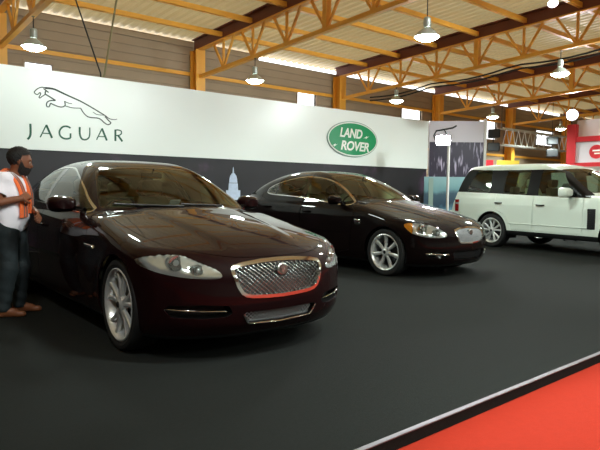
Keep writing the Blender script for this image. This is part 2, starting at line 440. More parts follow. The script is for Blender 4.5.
def surface_net(f, lo, hi, h):
    lo = np.array(lo, float); n = np.ceil((np.array(hi) - lo) / h).astype(int) + 1
    ax = [lo[i] + h*np.arange(n[i]) for i in range(3)]
    F = np.empty(n)
    for i0 in range(0, n[0], 16):
        G = np.stack(np.meshgrid(ax[0][i0:i0+16], ax[1], ax[2], indexing='ij'), -1)
        F[i0:i0+16] = f(G.reshape(-1, 3)).reshape(G.shape[:3])
    S = F < 0
    c = np.zeros(n - 1, int)
    for a in (0, 1):
        for b in (0, 1):
            for d in (0, 1):
                c += S[a:n[0]-1+a, b:n[1]-1+b, d:n[2]-1+d]
    act = (c > 0) & (c < 8)
    idx = -np.ones(n - 1, int); cells = np.argwhere(act); idx[act] = np.arange(len(cells))
    V = lo + (cells + .5)*h
    Q = []
    for ax_ in range(3):
        sl0 = [slice(None)]*3; sl1 = [slice(None)]*3
        sl0[ax_] = slice(0, -1); sl1[ax_] = slice(1, None)
        A = S[tuple(sl0)]; B = S[tuple(sl1)]
        e = np.argwhere(A != B)
        o1, o2 = (ax_+1) % 3, (ax_+2) % 3
        ok = (e[:, o1] > 0) & (e[:, o2] > 0) & (e[:, o1] < n[o1]-1) & (e[:, o2] < n[o2]-1)
        e = e[ok]
        fl = A[tuple(e.T)]
        d1 = np.zeros(3, int); d1[o1] = 1; d2 = np.zeros(3, int); d2[o2] = 1
        q = np.stack([idx[tuple((e - d1 - d2).T)], idx[tuple((e - d2).T)], idx[tuple(e.T)], idx[tuple((e - d1).T)]], 1)
        q[~fl] = q[~fl][:, ::-1]
        Q.append(q)
    Q = np.concatenate(Q)
    V = newton(f, V, 6)
    T = np.concatenate([Q[:, [0, 1, 2]], Q[:, [0, 2, 3]]])
    return V, T

class Shell:
    """triangle shell of an implicit surface whose triangles are cut along scalar fields and given labels"""
    def __init__(s, f, lo, hi, h):
        s.f = f; s.V, s.T = surface_net(f, lo, hi, h); s.L = np.zeros(len(s.T), int); s.names = ['body']
    def cut(s, field, name, src=None, mask=None, keep=False):
        """split along field = 0; triangles with field < 0 (of labels src, where mask holds) get label name"""
        d = field(s.V)
        d = np.where(np.abs(d) < 4e-4, 4e-4*np.where(d < 0, -1, 1), d)
        T = s.T; sg = d[T] < 0; k = sg.sum(1); mix = (k > 0) & (k < 3)
        if src is not None:
            mix &= np.isin(s.L, [s.names.index(x) for x in ([src] if isinstance(src, str) else src) if x in s.names])
        if mask is not None:
            mix &= mask(s.V[T].mean(1))
        if mix.any():
            M = T[mix]; sm = sg[mix]; L = s.L[mix]
            lone = np.where(sm.sum(1) == 1, True, False)
            li = np.argmax(sm == lone[:, None], 1)
            r = np.arange(len(M)); a = M[r, li]; b = M[r, (li+1) % 3]; c = M[r, (li+2) % 3]
            E = np.concatenate([np.sort(np.stack([a, b], 1), 1), np.sort(np.stack([a, c], 1), 1)])
            U, inv = np.unique(E, axis=0, return_inverse=True); inv = inv.ravel()
            t = d[U[:, 0]] / (d[U[:, 0]] - d[U[:, 1]])
            NV = s.V[U[:, 0]]*(1-t)[:, None] + s.V[U[:, 1]]*t[:, None]
            n0 = len(s.V); ab = n0 + inv[:len(M)]; ac = n0 + inv[len(M):]
            s.V = np.concatenate([s.V, NV]); d = np.concatenate([d, np.zeros(len(NV))])
            s.T = np.concatenate([T[~mix], np.stack([a, ab, ac], 1), np.stack([ab, b, c], 1), np.stack([ab, c, ac], 1)])
            s.L = np.concatenate([s.L[~mix], L, L, L])
        cen = s.V[s.T].mean(1); neg = d[s.T].min(1) < -3e-4
        sel = neg & (d[s.T].max(1) < 3e-4)
        if src is not None:
            sel &= np.isin(s.L, [s.names.index(x) for x in ([src] if isinstance(src, str) else src) if x in s.names])
        if mask is not None: sel &= mask(cen)
        if name not in s.names: s.names.append(name)
        s.L[sel] = s.names.index(name)
    def get(s, names, side=0, offset=0., disp=None):
        names = [names] if isinstance(names, str) else names
        m = np.isin(s.L, [s.names.index(x) for x in names if x in s.names])
        T = s.T[m]
        if side: T = T[s.V[T].mean(1)[:, 1]*side > 0]
        if len(T) == 0: return None
        u, inv = np.unique(T, return_inverse=True)
        V = s.V[u]; T = inv.reshape(-1, 3)
        g = grad(s.f, V); N = g / np.linalg.norm(g, axis=1)[:, None]
        if disp is not None: V = V + N*disp(V)[:, None]
        elif offset: V = V + N*offset
        return V, T, N

def poly_sdf(poly):
    """signed distance to a closed 2-D polygon, negative inside"""
    P = np.array(poly, float); Q = np.roll(P, -1, 0)
    def d(x, y):
        best = np.full(x.shape, 1e9); ins = np.zeros(x.shape, bool)
        for (ax, ay), (bx, by) in zip(P, Q):
            ex, ey = bx-ax, by-ay
            t = np.clip(((x-ax)*ex + (y-ay)*ey) / (ex*ex + ey*ey + 1e-12), 0, 1)
            best = np.minimum(best, (x-ax-t*ex)**2 + (y-ay-t*ey)**2)
            if ay != by:
                c = ((ay > y) != (by > y)) & (x < ex*(y-ay)/(by-ay) + ax)
                ins ^= c
        r = np.sqrt(best)
        return np.where(ins, -r, r)
    return d

def chaikin(p, n=2):
    p = np.array(p, float)
    for _ in range(n):
        q = np.roll(p, -1, 0)
        p = np.stack([p*.75 + q*.25, p*.25 + q*.75], 1).reshape(-1, p.shape[1])
    return p

def sedan(S):
    """implicit function of a car from its profile curves"""
    W, OFF, ZC, CR, UF, PF, UR, PR, PG, BOW, WG = (lut(S[k]) for k in ('W', 'OFF', 'ZC', 'CR', 'UF', 'PF', 'UR', 'PR', 'PG', 'BOW', 'WG'))
    zb = S['belt']; t1, t2 = S['tumble']; fl = S.get('flare', .0)
    def f(P):
        u, v, z = P[:, 0], P[:, 1], P[:, 2]; av = np.abs(v)
        flare = 0
        if fl:
            for uc in (0, -S['wb']):
                r = np.hypot(u-uc, z-S['hub']); flare = flare + fl*np.exp(-((r-S['arch'])/.09)**2)
        side = av - (W(u) + OFF(z) + flare)
        top = z - (ZC(u) - CR(u)*(av/.9)**2 + S['bulge'](u, av))
        fr = u - (UF(z) - PF(av)); re = (UR(z) + PR(av)) - u
        b = smax(side, top, S['kst'])
        b = smax(b, fr, S['kf']); b = smax(b, re, S['kr']); b = smax(b, S['zbot'] + .0*u - z, .05)
        h = z - zb; hh = np.maximum(h, -.2)
        sg = (av - (WG(u) - t1*hh - t2*np.maximum(hh, 0)**2))*.92
        tg = (z - (PG(u + BOW(u)*v*v) - S['rcr']*v*v))*.9
        g = smax(sg, tg, S['kg'])
        g = np.maximum(np.maximum(g, u - .1), .6 - z)
        return smin(b, g, S['ku'])
    return f
XJ = dict(wb=3.032, hub=.352, arch=.385, flare=.008, belt=1.01, tumble=(.35, .75), zbot=.17, kst=.10, kf=.10, kr=.12, kg=.09, ku=.025, rcr=.05,
  W=[(1.0, .80), (.6, .89), (.3, .918), (0, .925), (-.5, .925), (-1.5, .935), (-2.5, .94), (-3.0, .94), (-3.5, .92), (-4.0, .87), (-4.4, .78)],
  OFF=[(0, -.12), (.12, -.085), (.2, -.05), (.3, -.02), (.45, -.005), (.6, 0), (.74, -.002), (.85, -.012), (.95, -.035), (1.04, -.065), (1.14, -.13), (1.34, -.3)],
  ZC=[(1.1, 0.5), (0.95, 0.62), (0.85, 0.715), (0.75, 0.7717), (0.6, 0.8271), (0.3, 0.9039), (0, 0.9638), (-0.3, 1.0126), (-0.6, 1.0504), (-0.9, 1.0504), (-1.5, 1.0288), (-3, 1.0504), (-3.6, 1.0936), (-3.9, 1.0936), (-4.15, 1.0612), (-4.4, 0.9746)],
  CR=[(1, .06), (.4, .085), (0, .09), (-.6, .07), (-1.2, .04), (-3, .03), (-4.4, .08)],
  UF=[(0, .66), (.15, .76), (.22, .82), (.30, .868), (.45, .885), (.6, .88), (.70, .85), (.78, .80), (.9, .68), (1.05, .5), (1.5, -.5)],
  PF=[(0, 0), (.3, .02), (.5, .075), (.7, .19), (.8, .29), (.88, .38), (.95, .56), (1.2, 1.4)],
  UR=[(0, -4.0), (.3, -4.15), (.6, -4.22), (.9, -4.23), (1.05, -4.2), (1.5, -4.0)],
  PR=[(0, 0), (.4, .03), (.7, .12), (.85, .25), (.95, .45), (1.2, 1.2)],
  PG=[(0.5, 0.5), (-0.3, 0.9039), (-0.62, 1.0676), (-0.9, 1.2153), (-1.2, 1.3569), (-1.5, 1.4641), (-1.75, 1.5126), (-2, 1.5308), (-2.4, 1.5255), (-2.8, 1.4913), (-3.1, 1.4303), (-3.4, 1.3342), (-3.7, 1.2153), (-4, 1.0847), (-4.4, 0.8765)],
  BOW=[(0, .40), (-1.2, .40), (-2.2, 0), (-3.0, -.25), (-4.2, -.3)],
  WG=[(.5, .7), (-.3, .78), (-.8, .83), (-1.5, .865), (-2.5, .865), (-3.2, .82), (-3.8, .72), (-4.4, .55)],
  bulge=lambda u, av: .014*(1 - sstep(.34, .46, av + .10*np.clip(u, -1, 1)))*sstep(-1.4, -.6, u)*(1 - sstep(.35, .8, u)))
XF = dict(wb=2.909, hub=.345, arch=.375, flare=.010, belt=1.04, tumble=(.36, .75), zbot=.17, kst=.11, kf=.12, kr=.14, kg=.10, ku=.03, rcr=.05,
  W=[(1.0, .76), (.6, .86), (.3, .905), (0, .915), (-.5, .915), (-1.5, .925), (-2.5, .93), (-3.0, .93), (-3.4, .91), (-3.9, .85), (-4.3, .75)],
  OFF=[(0, -.12), (.12, -.085), (.2, -.05), (.3, -.02), (.45, -.005), (.6, 0), (.74, -.002), (.85, -.012), (.95, -.035), (1.04, -.065), (1.14, -.13), (1.34, -.3)],
  ZC=[(1.1, 0.5), (0.95, 0.6), (0.85, 0.69), (0.75, 0.753), (0.6, 0.8181), (0.3, 0.9037), (0, 0.9711), (-0.3, 1.0268), (-0.6, 1.0711), (-0.9, 1.0767), (-1.5, 1.0656), (-3, 1.0988), (-3.4, 1.1318), (-3.8, 1.1428), (-4.1, 1.1208), (-4.3, 1.0213)],
  CR=[(1, .09), (.4, .10), (0, .10), (-.6, .075), (-1.2, .04), (-3, .03), (-4.4, .08)],
  UF=[(0, .62), (.15, .73), (.22, .80), (.30, .845), (.45, .865), (.6, .86), (.70, .825), (.78, .76), (.9, .62), (1.05, .42), (1.5, -.5)],
  PF=[(0, 0), (.3, .03), (.5, .09), (.7, .22), (.8, .33), (.88, .46), (.95, .64), (1.2, 1.4)],
  UR=[(0, -3.85), (.3, -4.0), (.6, -4.08), (.9, -4.09), (1.05, -4.06), (1.5, -3.9)],
  PR=[(0, 0), (.4, .03), (.7, .12), (.85, .25), (.95, .45), (1.2, 1.2)],
  PG=[(0.5, 0.5), (-0.2, 0.8868), (-0.55, 1.0932), (-0.9, 1.2688), (-1.2, 1.3941), (-1.5, 1.4917), (-1.75, 1.54), (-2, 1.56), (-2.3, 1.56), (-2.7, 1.5188), (-3, 1.4538), (-3.3, 1.356), (-3.6, 1.2415), (-3.9, 1.1098), (-4.3, 0.8868)],
  BOW=[(0, .40), (-1.2, .40), (-2.2, 0), (-3.0, -.25), (-4.2, -.3)],
  WG=[(.5, .7), (-.3, .77), (-.8, .82), (-1.5, .85), (-2.5, .85), (-3.0, .82), (-3.6, .70), (-4.3, .52)],
  bulge=lambda u, av: .012*(1 - sstep(.30, .42, av + .10*np.clip(u, -1, 1)))*sstep(-1.4, -.6, u)*(1 - sstep(.35, .8, u)))
RR = dict(wb=2.88, hub=.372, arch=.425, flare=.012, belt=1.15, tumble=(.22, .12), zbot=.30, kst=.09, kf=.10, kr=.10, kg=.08, ku=.02, rcr=.05,
  W=[(1.0, .88), (.6, .93), (.3, .945), (0, .95), (-1.5, .955), (-3.0, .955), (-3.6, .94), (-4.2, .90)],
  OFF=[(0, -.12), (.2, -.06), (.32, -.025), (.45, -.005), (.6, 0), (.85, 0), (.95, -.008), (1.05, -.02), (1.15, -.04), (1.25, -.09), (1.4, -.25)],
  ZC=[(1.1, .95), (.9, 1.04), (.8, 1.085), (.6, 1.12), (.3, 1.145), (0, 1.16), (-.5, 1.19), (-.9, 1.19), (-3, 1.17), (-3.6, 1.17), (-4.1, 1.16), (-4.4, 1.1)],
  CR=[(1, .03), (0, .03), (-1, .02), (-4.4, .02)],
  UF=[(0, .70), (.25, .80), (.40, .86), (.6, .87), (.9, .85), (1.05, .82), (1.2, .75), (1.5, .4)],
  PF=[(0, 0), (.4, .02), (.6, .05), (.8, .15), (.9, .28), (.98, .5), (1.2, 1.2)],
  UR=[(0, -3.9), (.3, -4.03), (.6, -4.08), (.9, -4.08), (1.1, -4.06), (1.5, -3.9)],
  PR=[(0, 0), (.4, .01), (.7, .05), (.85, .11), (.93, .22), (1.2, 1.0)],
  PG=[(.5, .5), (-.2, .98), (-.55, 1.2), (-.8, 1.37), (-1.05, 1.54), (-1.3, 1.69), (-1.5, 1.775), (-1.8, 1.83), (-2.3, 1.85), (-3.0, 1.85), (-3.5, 1.835), (-3.75, 1.81), (-3.83, 1.72), (-3.95, 1.5), (-4.06, 1.2), (-4.2, .8)],
  BOW=[(0, .22), (-1.2, .22), (-2.2, 0), (-3.0, 0), (-3.6, -.08), (-4.2, -.10)],
  WG=[(.5, .8), (-.3, .87), (-.8, .89), (-1.5, .905), (-3, .905), (-3.6, .89), (-4.3, .84)],
  bulge=lambda u, av: .012*(1 - sstep(.45, .6, av))*sstep(-1., -.4, u)*(1 - sstep(.5, .8, u)))
# ------------------------------------------------------------------ cars
def shell_obj(name, data, m, parent, hem=.012, flip=False):
    """triangles of a shell as one object: surface normals taken from the form, edges folded inwards by hem"""
    if data is None: return None
    V, T, N = data
    fn = np.cross(V[T[:, 1]]-V[T[:, 0]], V[T[:, 2]]-V[T[:, 0]])
    bad = (fn*N[T].sum(1)).sum(1) < 0
    T = T.copy(); T[bad] = T[bad][:, ::-1]
    VN = N.copy()
    if hem:
        E = np.concatenate([T[:, [0, 1]], T[:, [1, 2]], T[:, [2, 0]]]); key = np.sort(E, 1)
        U, inv, cnt = np.unique(key, axis=0, return_inverse=True, return_counts=True); inv = inv.ravel()
        B = E[cnt[inv] == 1]
        a, b = V[B[:, 0]], V[B[:, 1]]; ed = b-a; out = np.cross(ed, N[B[:, 0]]); out /= np.maximum(np.linalg.norm(out, axis=1), 1e-9)[:, None]
        n0 = len(V); k = len(B)
        V = np.concatenate([V, a, b, b - N[B[:, 1]]*hem, a - N[B[:, 0]]*hem])
        VN = np.concatenate([VN, out, out, out, out])
        i = np.arange(k) + n0
        T = np.concatenate([T, np.stack([i+k, i, i+3*k], 1), np.stack([i+k, i+3*k, i+2*k], 1)])
    P = V*np.array([1, -1, 1]); VN = VN*np.array([1, -1, 1]); T = T[:, ::-1]      # right-hand side of the car is -y
    if flip: T = T[:, ::-1]; VN = -VN
    me = bpy.data.meshes.new(name)
    me.vertices.add(len(P)); me.vertices.foreach_set('co', P.astype(np.float32).ravel())
    me.loops.add(len(T)*3); me.loops.foreach_set('vertex_index', T.astype(np.int32).ravel())
    me.polygons.add(len(T)); me.polygons.foreach_set('loop_start', (np.arange(len(T))*3).astype(np.int32))
    me.polygons.foreach_set('use_smooth', np.ones(len(T), bool))
    me.update(); me.validate()
    if len(me.vertices) == len(VN): me.normals_split_custom_set_from_vertices(VN.tolist())
    return link(name, me, m, parent)

def wheel(S, style, R, parent, u, side, steer=0):
    """tyre with a spoked rim, outer face towards side (+1 = car's right)"""
    rr = S['rim']; y0 = S['track']; w = .235
    ty = MB(); prof = [(rr-.012, -.02), (rr+.004, -.004), (rr+.02, .0), (R-.045, .006), (R-.02, .0), (R-.006, -.016), (R, -.045), (R, -w+.045), (R-.006, -w+.016), (R-.03, -w-.004), (rr, -w), (rr-.02, -w+.02)]
    ty.lathe([(r, -h) for r, h in prof], 56, 'y', closed=False)
    t = ty.build('wheel', 'rubber', parent)
    rm = MB()
    rm.lathe([(rr-.03, .20), (rr-.04, .11), (rr-.03, .03), (rr-.018, .012), (rr-.012, .003), (rr-.002, -.002), (rr+.006, .002), (rr+.004, .014)], 56, 'y')
    def spoke(a0, w0, w1, skew=0, y_in=.012, y_out=.016, r0=.045, r1=None):
        r1 = r1 or rr-.018
        rings = []
        for k in range(7):
            s = k/6; r = r0 + (r1-r0)*s; a = a0 + skew*s; wd = w0 + (w1-w0)*s
            y = y_in + (y_out-y_in)*s + .012*math.sin(PI*s); c, d = math.cos(a), math.sin(a)
            ring = []
            for dx, dy in ((-.5, .030), (-.5, .008), (-.28, .0), (.28, .0), (.5, .008), (.5, .030)):
                ring.append((r*c - dx*wd*d, y+dy, r*d + dx*wd*c))
            rings.append(ring)
        rm.loft(rings)
    if style == 'twin':                       # five pairs of slim spokes
        for k in range(5):
            for s in (-1, 1): spoke(PI/2 + 2*PI*k/5 + s*.13, .042, .036, s*.13)
    elif style == 'seven':
        for k in range(7): spoke(PI/2 + 2*PI*k/7, .034, .062)
    else:
        for k in range(5):
            for s in (-1, 1): spoke(PI/2 + 2*PI*k/5 + s*.22, .036, .044, s*.06)
    rm.lathe([(.0, .004), (.03, .004), (.036, .010), (.062, .014), (.070, .030), (.070, .06)], 28, 'y')
    rim = rm.build('rim', 'alloy', t, angle=40)
    cp = MB(); cp.lathe([(0, -.002), (.022, -.001), (.027, .006)], 20, 'y'); cp.build('hub_cap', 'dark_metal', rim)
    ln = MB()
    for k in range(5):
        a = PI/2 + 2*PI*(k+.5)/5; ln.lathe([(0, .006), (.008, .007), (.009, .02)], 8, 'y', origin=(.05*math.cos(a), 0, .05*math.sin(a)))
    bd = MB(); bd.lathe([(.06, .085), (.175, .085), (.175, .105), (.06, .105)], 40, 'y'); bd.build('brake_disc', 'dark_metal', t)
    for o in (t,):
        o.location = (u, -side*y0, S['hub']); o.rotation_euler = (0, 0, (0 if side > 0 else PI) + steer)
    return t

def arch_liner(S, parent, u):
    R = S['arch'] + .004
    for s in (-1, 1):
        m = MB(); V = []; F = []; n = 28
        for k in range(n+1):
            a = -.35 + (PI+.7)*k/n
            for yy in (.60, .90 if S['wmax'] > .93 else .875): V.append((u + R*math.cos(a), -s*yy, S['hub'] + R*math.sin(a)))
        F = [(2*k, 2*k+1, 2*k+3, 2*k+2) for k in range(n)]
        F.append(tuple(range(0, 2*n+2, 2)))
        m.add(V, F); m.build('wheel_arch', 'black_plastic', parent)

def seat(parent, x, y, m, w=.50, back_lean=.22, z0=.50, hz=1.12, back=True):
    """cushion and backrest with headrest; faces +x"""
    b = MB(); b.loft([[(x-.10+dx, y+sy*w/2*k, z0+dz) for sy, dz in ((-1, -.08), (1, -.08), (1, .06*k), (.6, .08), (-.6, .08), (-1, .06*k))] for dx, k in ((-.22, .92), (-.1, 1), (.15, 1), (.30, .9))])
    s = b.build('seat', m, parent, bevel=.03, seg=3, angle=60)
    k = MB(); rings = []
    for t in (0, .15, .5, .8, 1):
        z = z0 + .04 + (hz-.18-z0)*t; xx = x - .30 - back_lean*t; ww = w*(.96, 1, 1, .92, .70)[(0, .15, .5, .8, 1).index(t)]/2
        rings.append([(xx-.07, y-ww, z), (xx-.09, y, z), (xx-.07, y+ww, z), (xx+.06, y+ww, z), (xx+.035, y+ww*.55, z), (xx+.035, y-ww*.55, z), (xx+.06, y-ww, z)])
    k.loft(rings); k.build('backrest', m, s, bevel=.02, seg=3, angle=60)
    xx = x - .30 - back_lean
    h = MB(); h.loft([[(xx-.06+.02*q, y-r, z), (xx-.075+.02*q, y, z), (xx-.06+.02*q, y+r, z), (xx+.03+.02*q, y+r*.95, z), (xx+.045+.02*q, y, z), (xx+.03+.02*q, y-r*.95, z)] for z, r, q in ((hz-.13, .09, 0), (hz-.09, .13, 0), (hz+.02, .135, .3), (hz+.05, .10, .4))])
    h.tube([(xx, y-.06, hz-.22), (xx, y-.06, hz-.08)], .008, 6).tube([(xx, y+.06, hz-.22), (xx, y+.06, hz-.08)], .008, 6)
    h.build('headrest', m, s, bevel=.02, seg=3, angle=60)
    return s

def mirror(parent, S, side, m, capm, u, v, z, size=(.10, .125, .085)):
    pw = S.get('mirror_pow', .7)
    """door mirror: shell, glass and foot"""
    a, b, c = size; y = -side*v; M = MB(); rings = []
    for k in range(9):
        t = k/8; x = u + a*.75 - a*1.25*t; q = math.sin(PI*(.10 + .42*t))**.55 if t < .99 else 1.0
        rings.append([(x, y + b*q*(abs(math.cos(th))**pw)*(1 if math.cos(th) > 0 else -1), z + c*q*(abs(math.sin(th))**pw)*(1 if math.sin(th) > 0 else -1)) for th in [2*PI*j/20 for j in range(20)]])
    M.loft(rings); o = M.build('door_mirror', m, parent, angle=50)
    g = MB(); g.prism([(y + b*.90*(abs(math.cos(th))**pw)*(1 if math.cos(th) > 0 else -1), z + c*.88*(abs(math.sin(th))**pw)*(1 if math.sin(th) > 0 else -1)) for th in [2*PI*j/20 for j in range(20)]], lambda p, q, d: (d, p, q), u - a*.5 - .004, u - a*.5 + .002)
    g.build('mirror_glass', 'chrome', o)
    ft = MB(); inn = -side*(v - b - .12); 
    ft.loft([[(u+.02+dx, inn, z-c*.75+dz) for dx, dz in ((.05, -.02), (.05, .015), (-.04, .02), (-.04, -.02))], [(u+.01+dx, y + side*b*.75, z-c*.6+dz) for dx, dz in ((.04, -.015), (.04, .03), (-.04, .03), (-.04, -.015))]])
    ft.build('mirror_foot', capm, o, bevel=.006)
    return o

def handle(parent, f, side, u, z, m, L=.20):
    """pull handle standing off the door skin"""
    pts = []
    for k in range(7):
        uu = u - L/2 + L*k/6; p = np.array([[uu, side*.9, z]]); 
        for _ in range(12):
            g = grad(f, p); p[:, 1] -= (f(p)/np.where(np.abs(g[:, 1]) < .2, .2*side, g[:, 1]))
        off = .004 + .028*min(1, 2.4*math.sin(PI*min(max(k/6, .0), 1)))
        pts.append((uu, -(p[0, 1] + side*off), z))
    M = MB(); rings = [[(x, y + dy, zz + dz) for dy, dz in ((-.007, -.012), (.007, -.012), (.007, .012), (-.007, .012))] for x, y, zz in pts]
    M.loft(rings); return M.build('door_handle', m, parent, bevel=.004)

def on_front(f, v, z, back=0.):
    """point of the nose at (v, z), back metres behind the skin"""
    v = np.atleast_1d(np.array(v, float)); z = np.atleast_1d(np.array(z, float))
    u = np.full(v.shape, 1.15)
    lo = np.full(v.shape, .2); hi = u.copy()
    for _ in range(22):
        mid = (lo+hi)/2; ins = f(np.stack([mid, v, z], 1)) < 0
        lo = np.where(ins, mid, lo); hi = np.where(ins, hi, mid)
    return np.stack([lo - back, v, z], 1)

def lattice(f, poly, step, r, back, m, parent, name='grille_mesh', diag=True, horiz=False):
    """crossing wires that fill a grille opening"""
    sd = poly_sdf(poly); M = MB(); P = np.array(poly)
    x0, x1 = P[:, 0].min(), P[:, 0].max(); y0, y1 = P[:, 1].min(), P[:, 1].max(); w = x1-x0; h = y1-y0
    dirs = ((1, .85), (1, -.85)) if diag else ((1, 0),)
    for dx, dy in dirs:
        n = math.ceil((w*abs(dy) + h)/step) if diag else math.ceil(h/step)
        for k in range(n+1):
            c = (y0 - max(dy, 0)*w + k*step) if diag else y0 + step*(k+.5)
            t = np.linspace(0, w, 90); X = x0 + t; Y = c + dy*t + (max(0, -dy)*0)
            if diag and dy < 0: Y = (y0 + k*step) + dy*t
            ins = (sd(X, Y) < -.003) & (Y > y0) & (Y < y1)
            if ins.sum() < 3: continue
            i = np.where(ins)[0]; X = X[i[0]:i[-1]+1]; Y = Y[i[0]:i[-1]+1]
            sel = np.unique(np.linspace(0, len(X)-1, max(3, len(X)//7)).astype(int))
            q = on_front(f, X[sel], Y[sel], back)
            M.tube([(a, -b, c_) for a, b, c_ in q], r, 4)
    return M.build(name, m, parent, angle=60)

def strip_on_front(f, pts, r, m, parent, name, back=-.004, n=6):
    pts = np.array(pts); t = np.linspace(0, 1, 24); k = np.linspace(0, 1, len(pts))
    q = on_front(f, np.interp(t, k, pts[:, 0]), np.interp(t, k, pts[:, 1]), back)
    return MB().tube([(a, -b, c) for a, b, c in q], r, n).build(name, m, parent, angle=60)

def base_cuts(S, sh):
    for uc in (0, -S['wb']):
        sh.cut(lambda P, uc=uc: np.maximum(np.hypot(P[:, 0]-uc, P[:, 2]-S['hub']) - S['arch'], .60 - np.abs(P[:, 1])), 'void', 'body')
    sh.cut(lambda P: P[:, 2] - S['zbot'] - .035, 'underside', 'body')

def panel_gap(sh, fld, w=.0028, src=('body',), mask=None):
    sh.cut(lambda P: np.abs(fld(P)) - w, 'void', list(src), mask)

def make_car(S, f, root, h=.02):
    """cuts the shell into panels and builds every part of the car under root"""
    paint = S['paint']
    sh = Shell(f, (S['tail']-.08, -1.02, S['zbot']-.06), (1.0, 1.02, S['top']+.05), h)
    sh.names.append('void')
    base_cuts(S, sh)
    side = lambda c: np.abs(c[:, 1]) > .42
    front = lambda c: c[:, 0] > .1
    # nose openings
    if 'grille' in S:
        sd = poly_sdf(S['grille'])
        sh.cut(lambda P: sd(P[:, 1], P[:, 2]), 'grille_frame', 'body', front)
        sh.cut(lambda P: sd(P[:, 1], P[:, 2]) + S['gframe'], 'void', 'grille_frame', front)
    for nm in ('intake', 'side_intake'):
        if nm in S:
            s2 = poly_sdf(S[nm]); ab = nm == 'side_intake'
            sh.cut(lambda P, s2=s2, ab=ab: s2(np.abs(P[:, 1]) if ab else P[:, 1], P[:, 2]), 'void', 'body', front)
    ang = lambda P: np.degrees(np.arctan2(np.abs(P[:, 1]), P[:, 0] + .2))
    if 'lamp' in S:
        hl = poly_sdf(chaikin(S['lamp'], 2)*np.array([.0155, 1]))
        hf = lambda P: hl(ang(P)*.0155, P[:, 2])
        sh.cut(hf, 'lamp', 'body', front)
        if 'amber' in S: sh.cut(lambda P: S['amber'] - ang(P), 'lamp_amber', 'lamp', front)
    if 'tail_lamp' in S:
        tl = poly_sdf(S['tail_lamp']); rear = lambda c: c[:, 0] < -3.5
        sh.cut(lambda P: tl(np.abs(P[:, 1]), P[:, 2]), 'tail_lamp', 'body', rear)
        bl = poly_sdf(S['boot']); sh.cut(lambda P: np.abs(bl(P[:, 1], P[:, 2])) - .0028, 'void', 'body', rear)
    # glass
    dl = poly_sdf(chaikin(S['dlo'], 2)); dlf = lambda P: dl(P[:, 0], P[:, 2])
    if S.get('trim_w'):
        sh.cut(lambda P: dlf(P) - S['trim_w'], 'window_trim', 'body', side)
        sh.cut(dlf, 'side_frame', 'window_trim', side)
    else:
        sh.cut(dlf, 'side_frame', 'body', side)
    for nm, poly in S['panes'].items():
        s2 = poly_sdf(chaikin(poly, 2) if S.get('round_panes') else poly)
        sh.cut(lambda P, s2=s2: np.maximum(s2(P[:, 0], P[:, 2]), dlf(P) + S['seal']), nm, 'side_frame', side)
    ws = poly_sdf(chaikin(S['screen'], 2)); sh.cut(lambda P: ws(P[:, 1], P[:, 2]), 'screen_seal', 'body', lambda c: (c[:, 0] > -1.95) & (c[:, 2] > .9) & (c[:, 0] < .0))
    sh.cut(lambda P: ws(P[:, 1], P[:, 2]) + .014, 'windscreen', 'screen_seal')
    rs = poly_sdf(chaikin(S['rear_screen'], 2)); sh.cut(lambda P: rs(P[:, 1], P[:, 2]), 'rear_screen', 'body', lambda c: (c[:, 0] < S['rear_u']) & (c[:, 2] > .9))
    # panels
    for nm, poly in S['doors'].items():
        s2 = poly_sdf(poly); fl = lambda P, s2=s2: s2(P[:, 0], P[:, 2])
        sd_m = lambda c: (np.abs(c[:, 1]) > .6) & (c[:, 2] < S['belt'] + .16)
        sh.cut(lambda P, fl=fl: fl(P), nm, 'body', sd_m); sh.cut(lambda P, fl=fl: np.abs(fl(P)) - .003, 'void', ['body', nm], sd_m)
    if 'hood' in S:
        s2 = poly_sdf(chaikin(S['hood'], 2)); fl = lambda P: s2(P[:, 0], P[:, 1])
        hm = lambda c: (c[:, 2] > .66) & (c[:, 0] > -1.0)
        sh.cut(fl, 'bonnet', 'body', hm); sh.cut(lambda P: np.abs(fl(P)) - .0025, 'void', ['body', 'bonnet'], hm)
    if 'sill_z' in S:
        sh.cut(lambda P: P[:, 2] - S['sill_z'](P[:, 0]), 'sill', ['body'] + list(S['doors']), lambda c: c[:, 2] < .6)
    # ---- meshes
    body = shell_obj('body', sh.get('body'), paint, root)
    shell_obj('underside', sh.get('underside'), 'black_plastic', root)
    if 'sill_z' in S: shell_obj('sill', sh.get('sill'), 'black_plastic', root)
    if 'hood' in S: shell_obj('bonnet', sh.get('bonnet'), paint, root)
    shell_obj('windscreen', sh.get('windscreen'), 'car_glass', root, hem=0)
    shell_obj('screen_seal', sh.get('screen_seal'), 'gloss_black', root, hem=.008)
    shell_obj('rear_screen', sh.get('rear_screen'), 'tint_glass', root, hem=0)
    for s in (1, -1):
        doors = {}
        if 'tail_lamp' in S: shell_obj('tail_lamp', sh.get('tail_lamp', s), 'red_lens', root)
        for nm in S['doors']:
            d = shell_obj(nm, sh.get(nm, s), paint, root); doors[nm] = d
            shell_obj('door_lining', sh.get(nm, s, offset=-.05), 'dark_trim', d, hem=0)
            hu, hz = S['handles'][nm]
            handle(d, f, s, hu, hz, S['handle_mat'])
        for nm in S['panes']:
            own = doors.get({'front_pane': 'front_door', 'rear_pane': 'rear_door', 'quarter_pane': 'rear_door'}.get(nm), root) if nm != 'rear_quarter_pane' else root
            shell_obj('side_window', sh.get(nm, s), 'tint_glass' if S.get('tint') else 'car_glass', own, hem=0)
        shell_obj('window_frame', sh.get('side_frame', s), S.get('frame_mat', 'gloss_black'), root, hem=.008)
        if S.get('trim_w'): shell_obj('window_trim', sh.get('window_trim', s, offset=.003), 'chrome', root, hem=.008)
        mu, mv, mz = S['mirror']
        mirror(doors['front_door'], S, s, S['mirror_mat'], S['mirror_foot'], mu, mv, mz, S['mirror_size'])
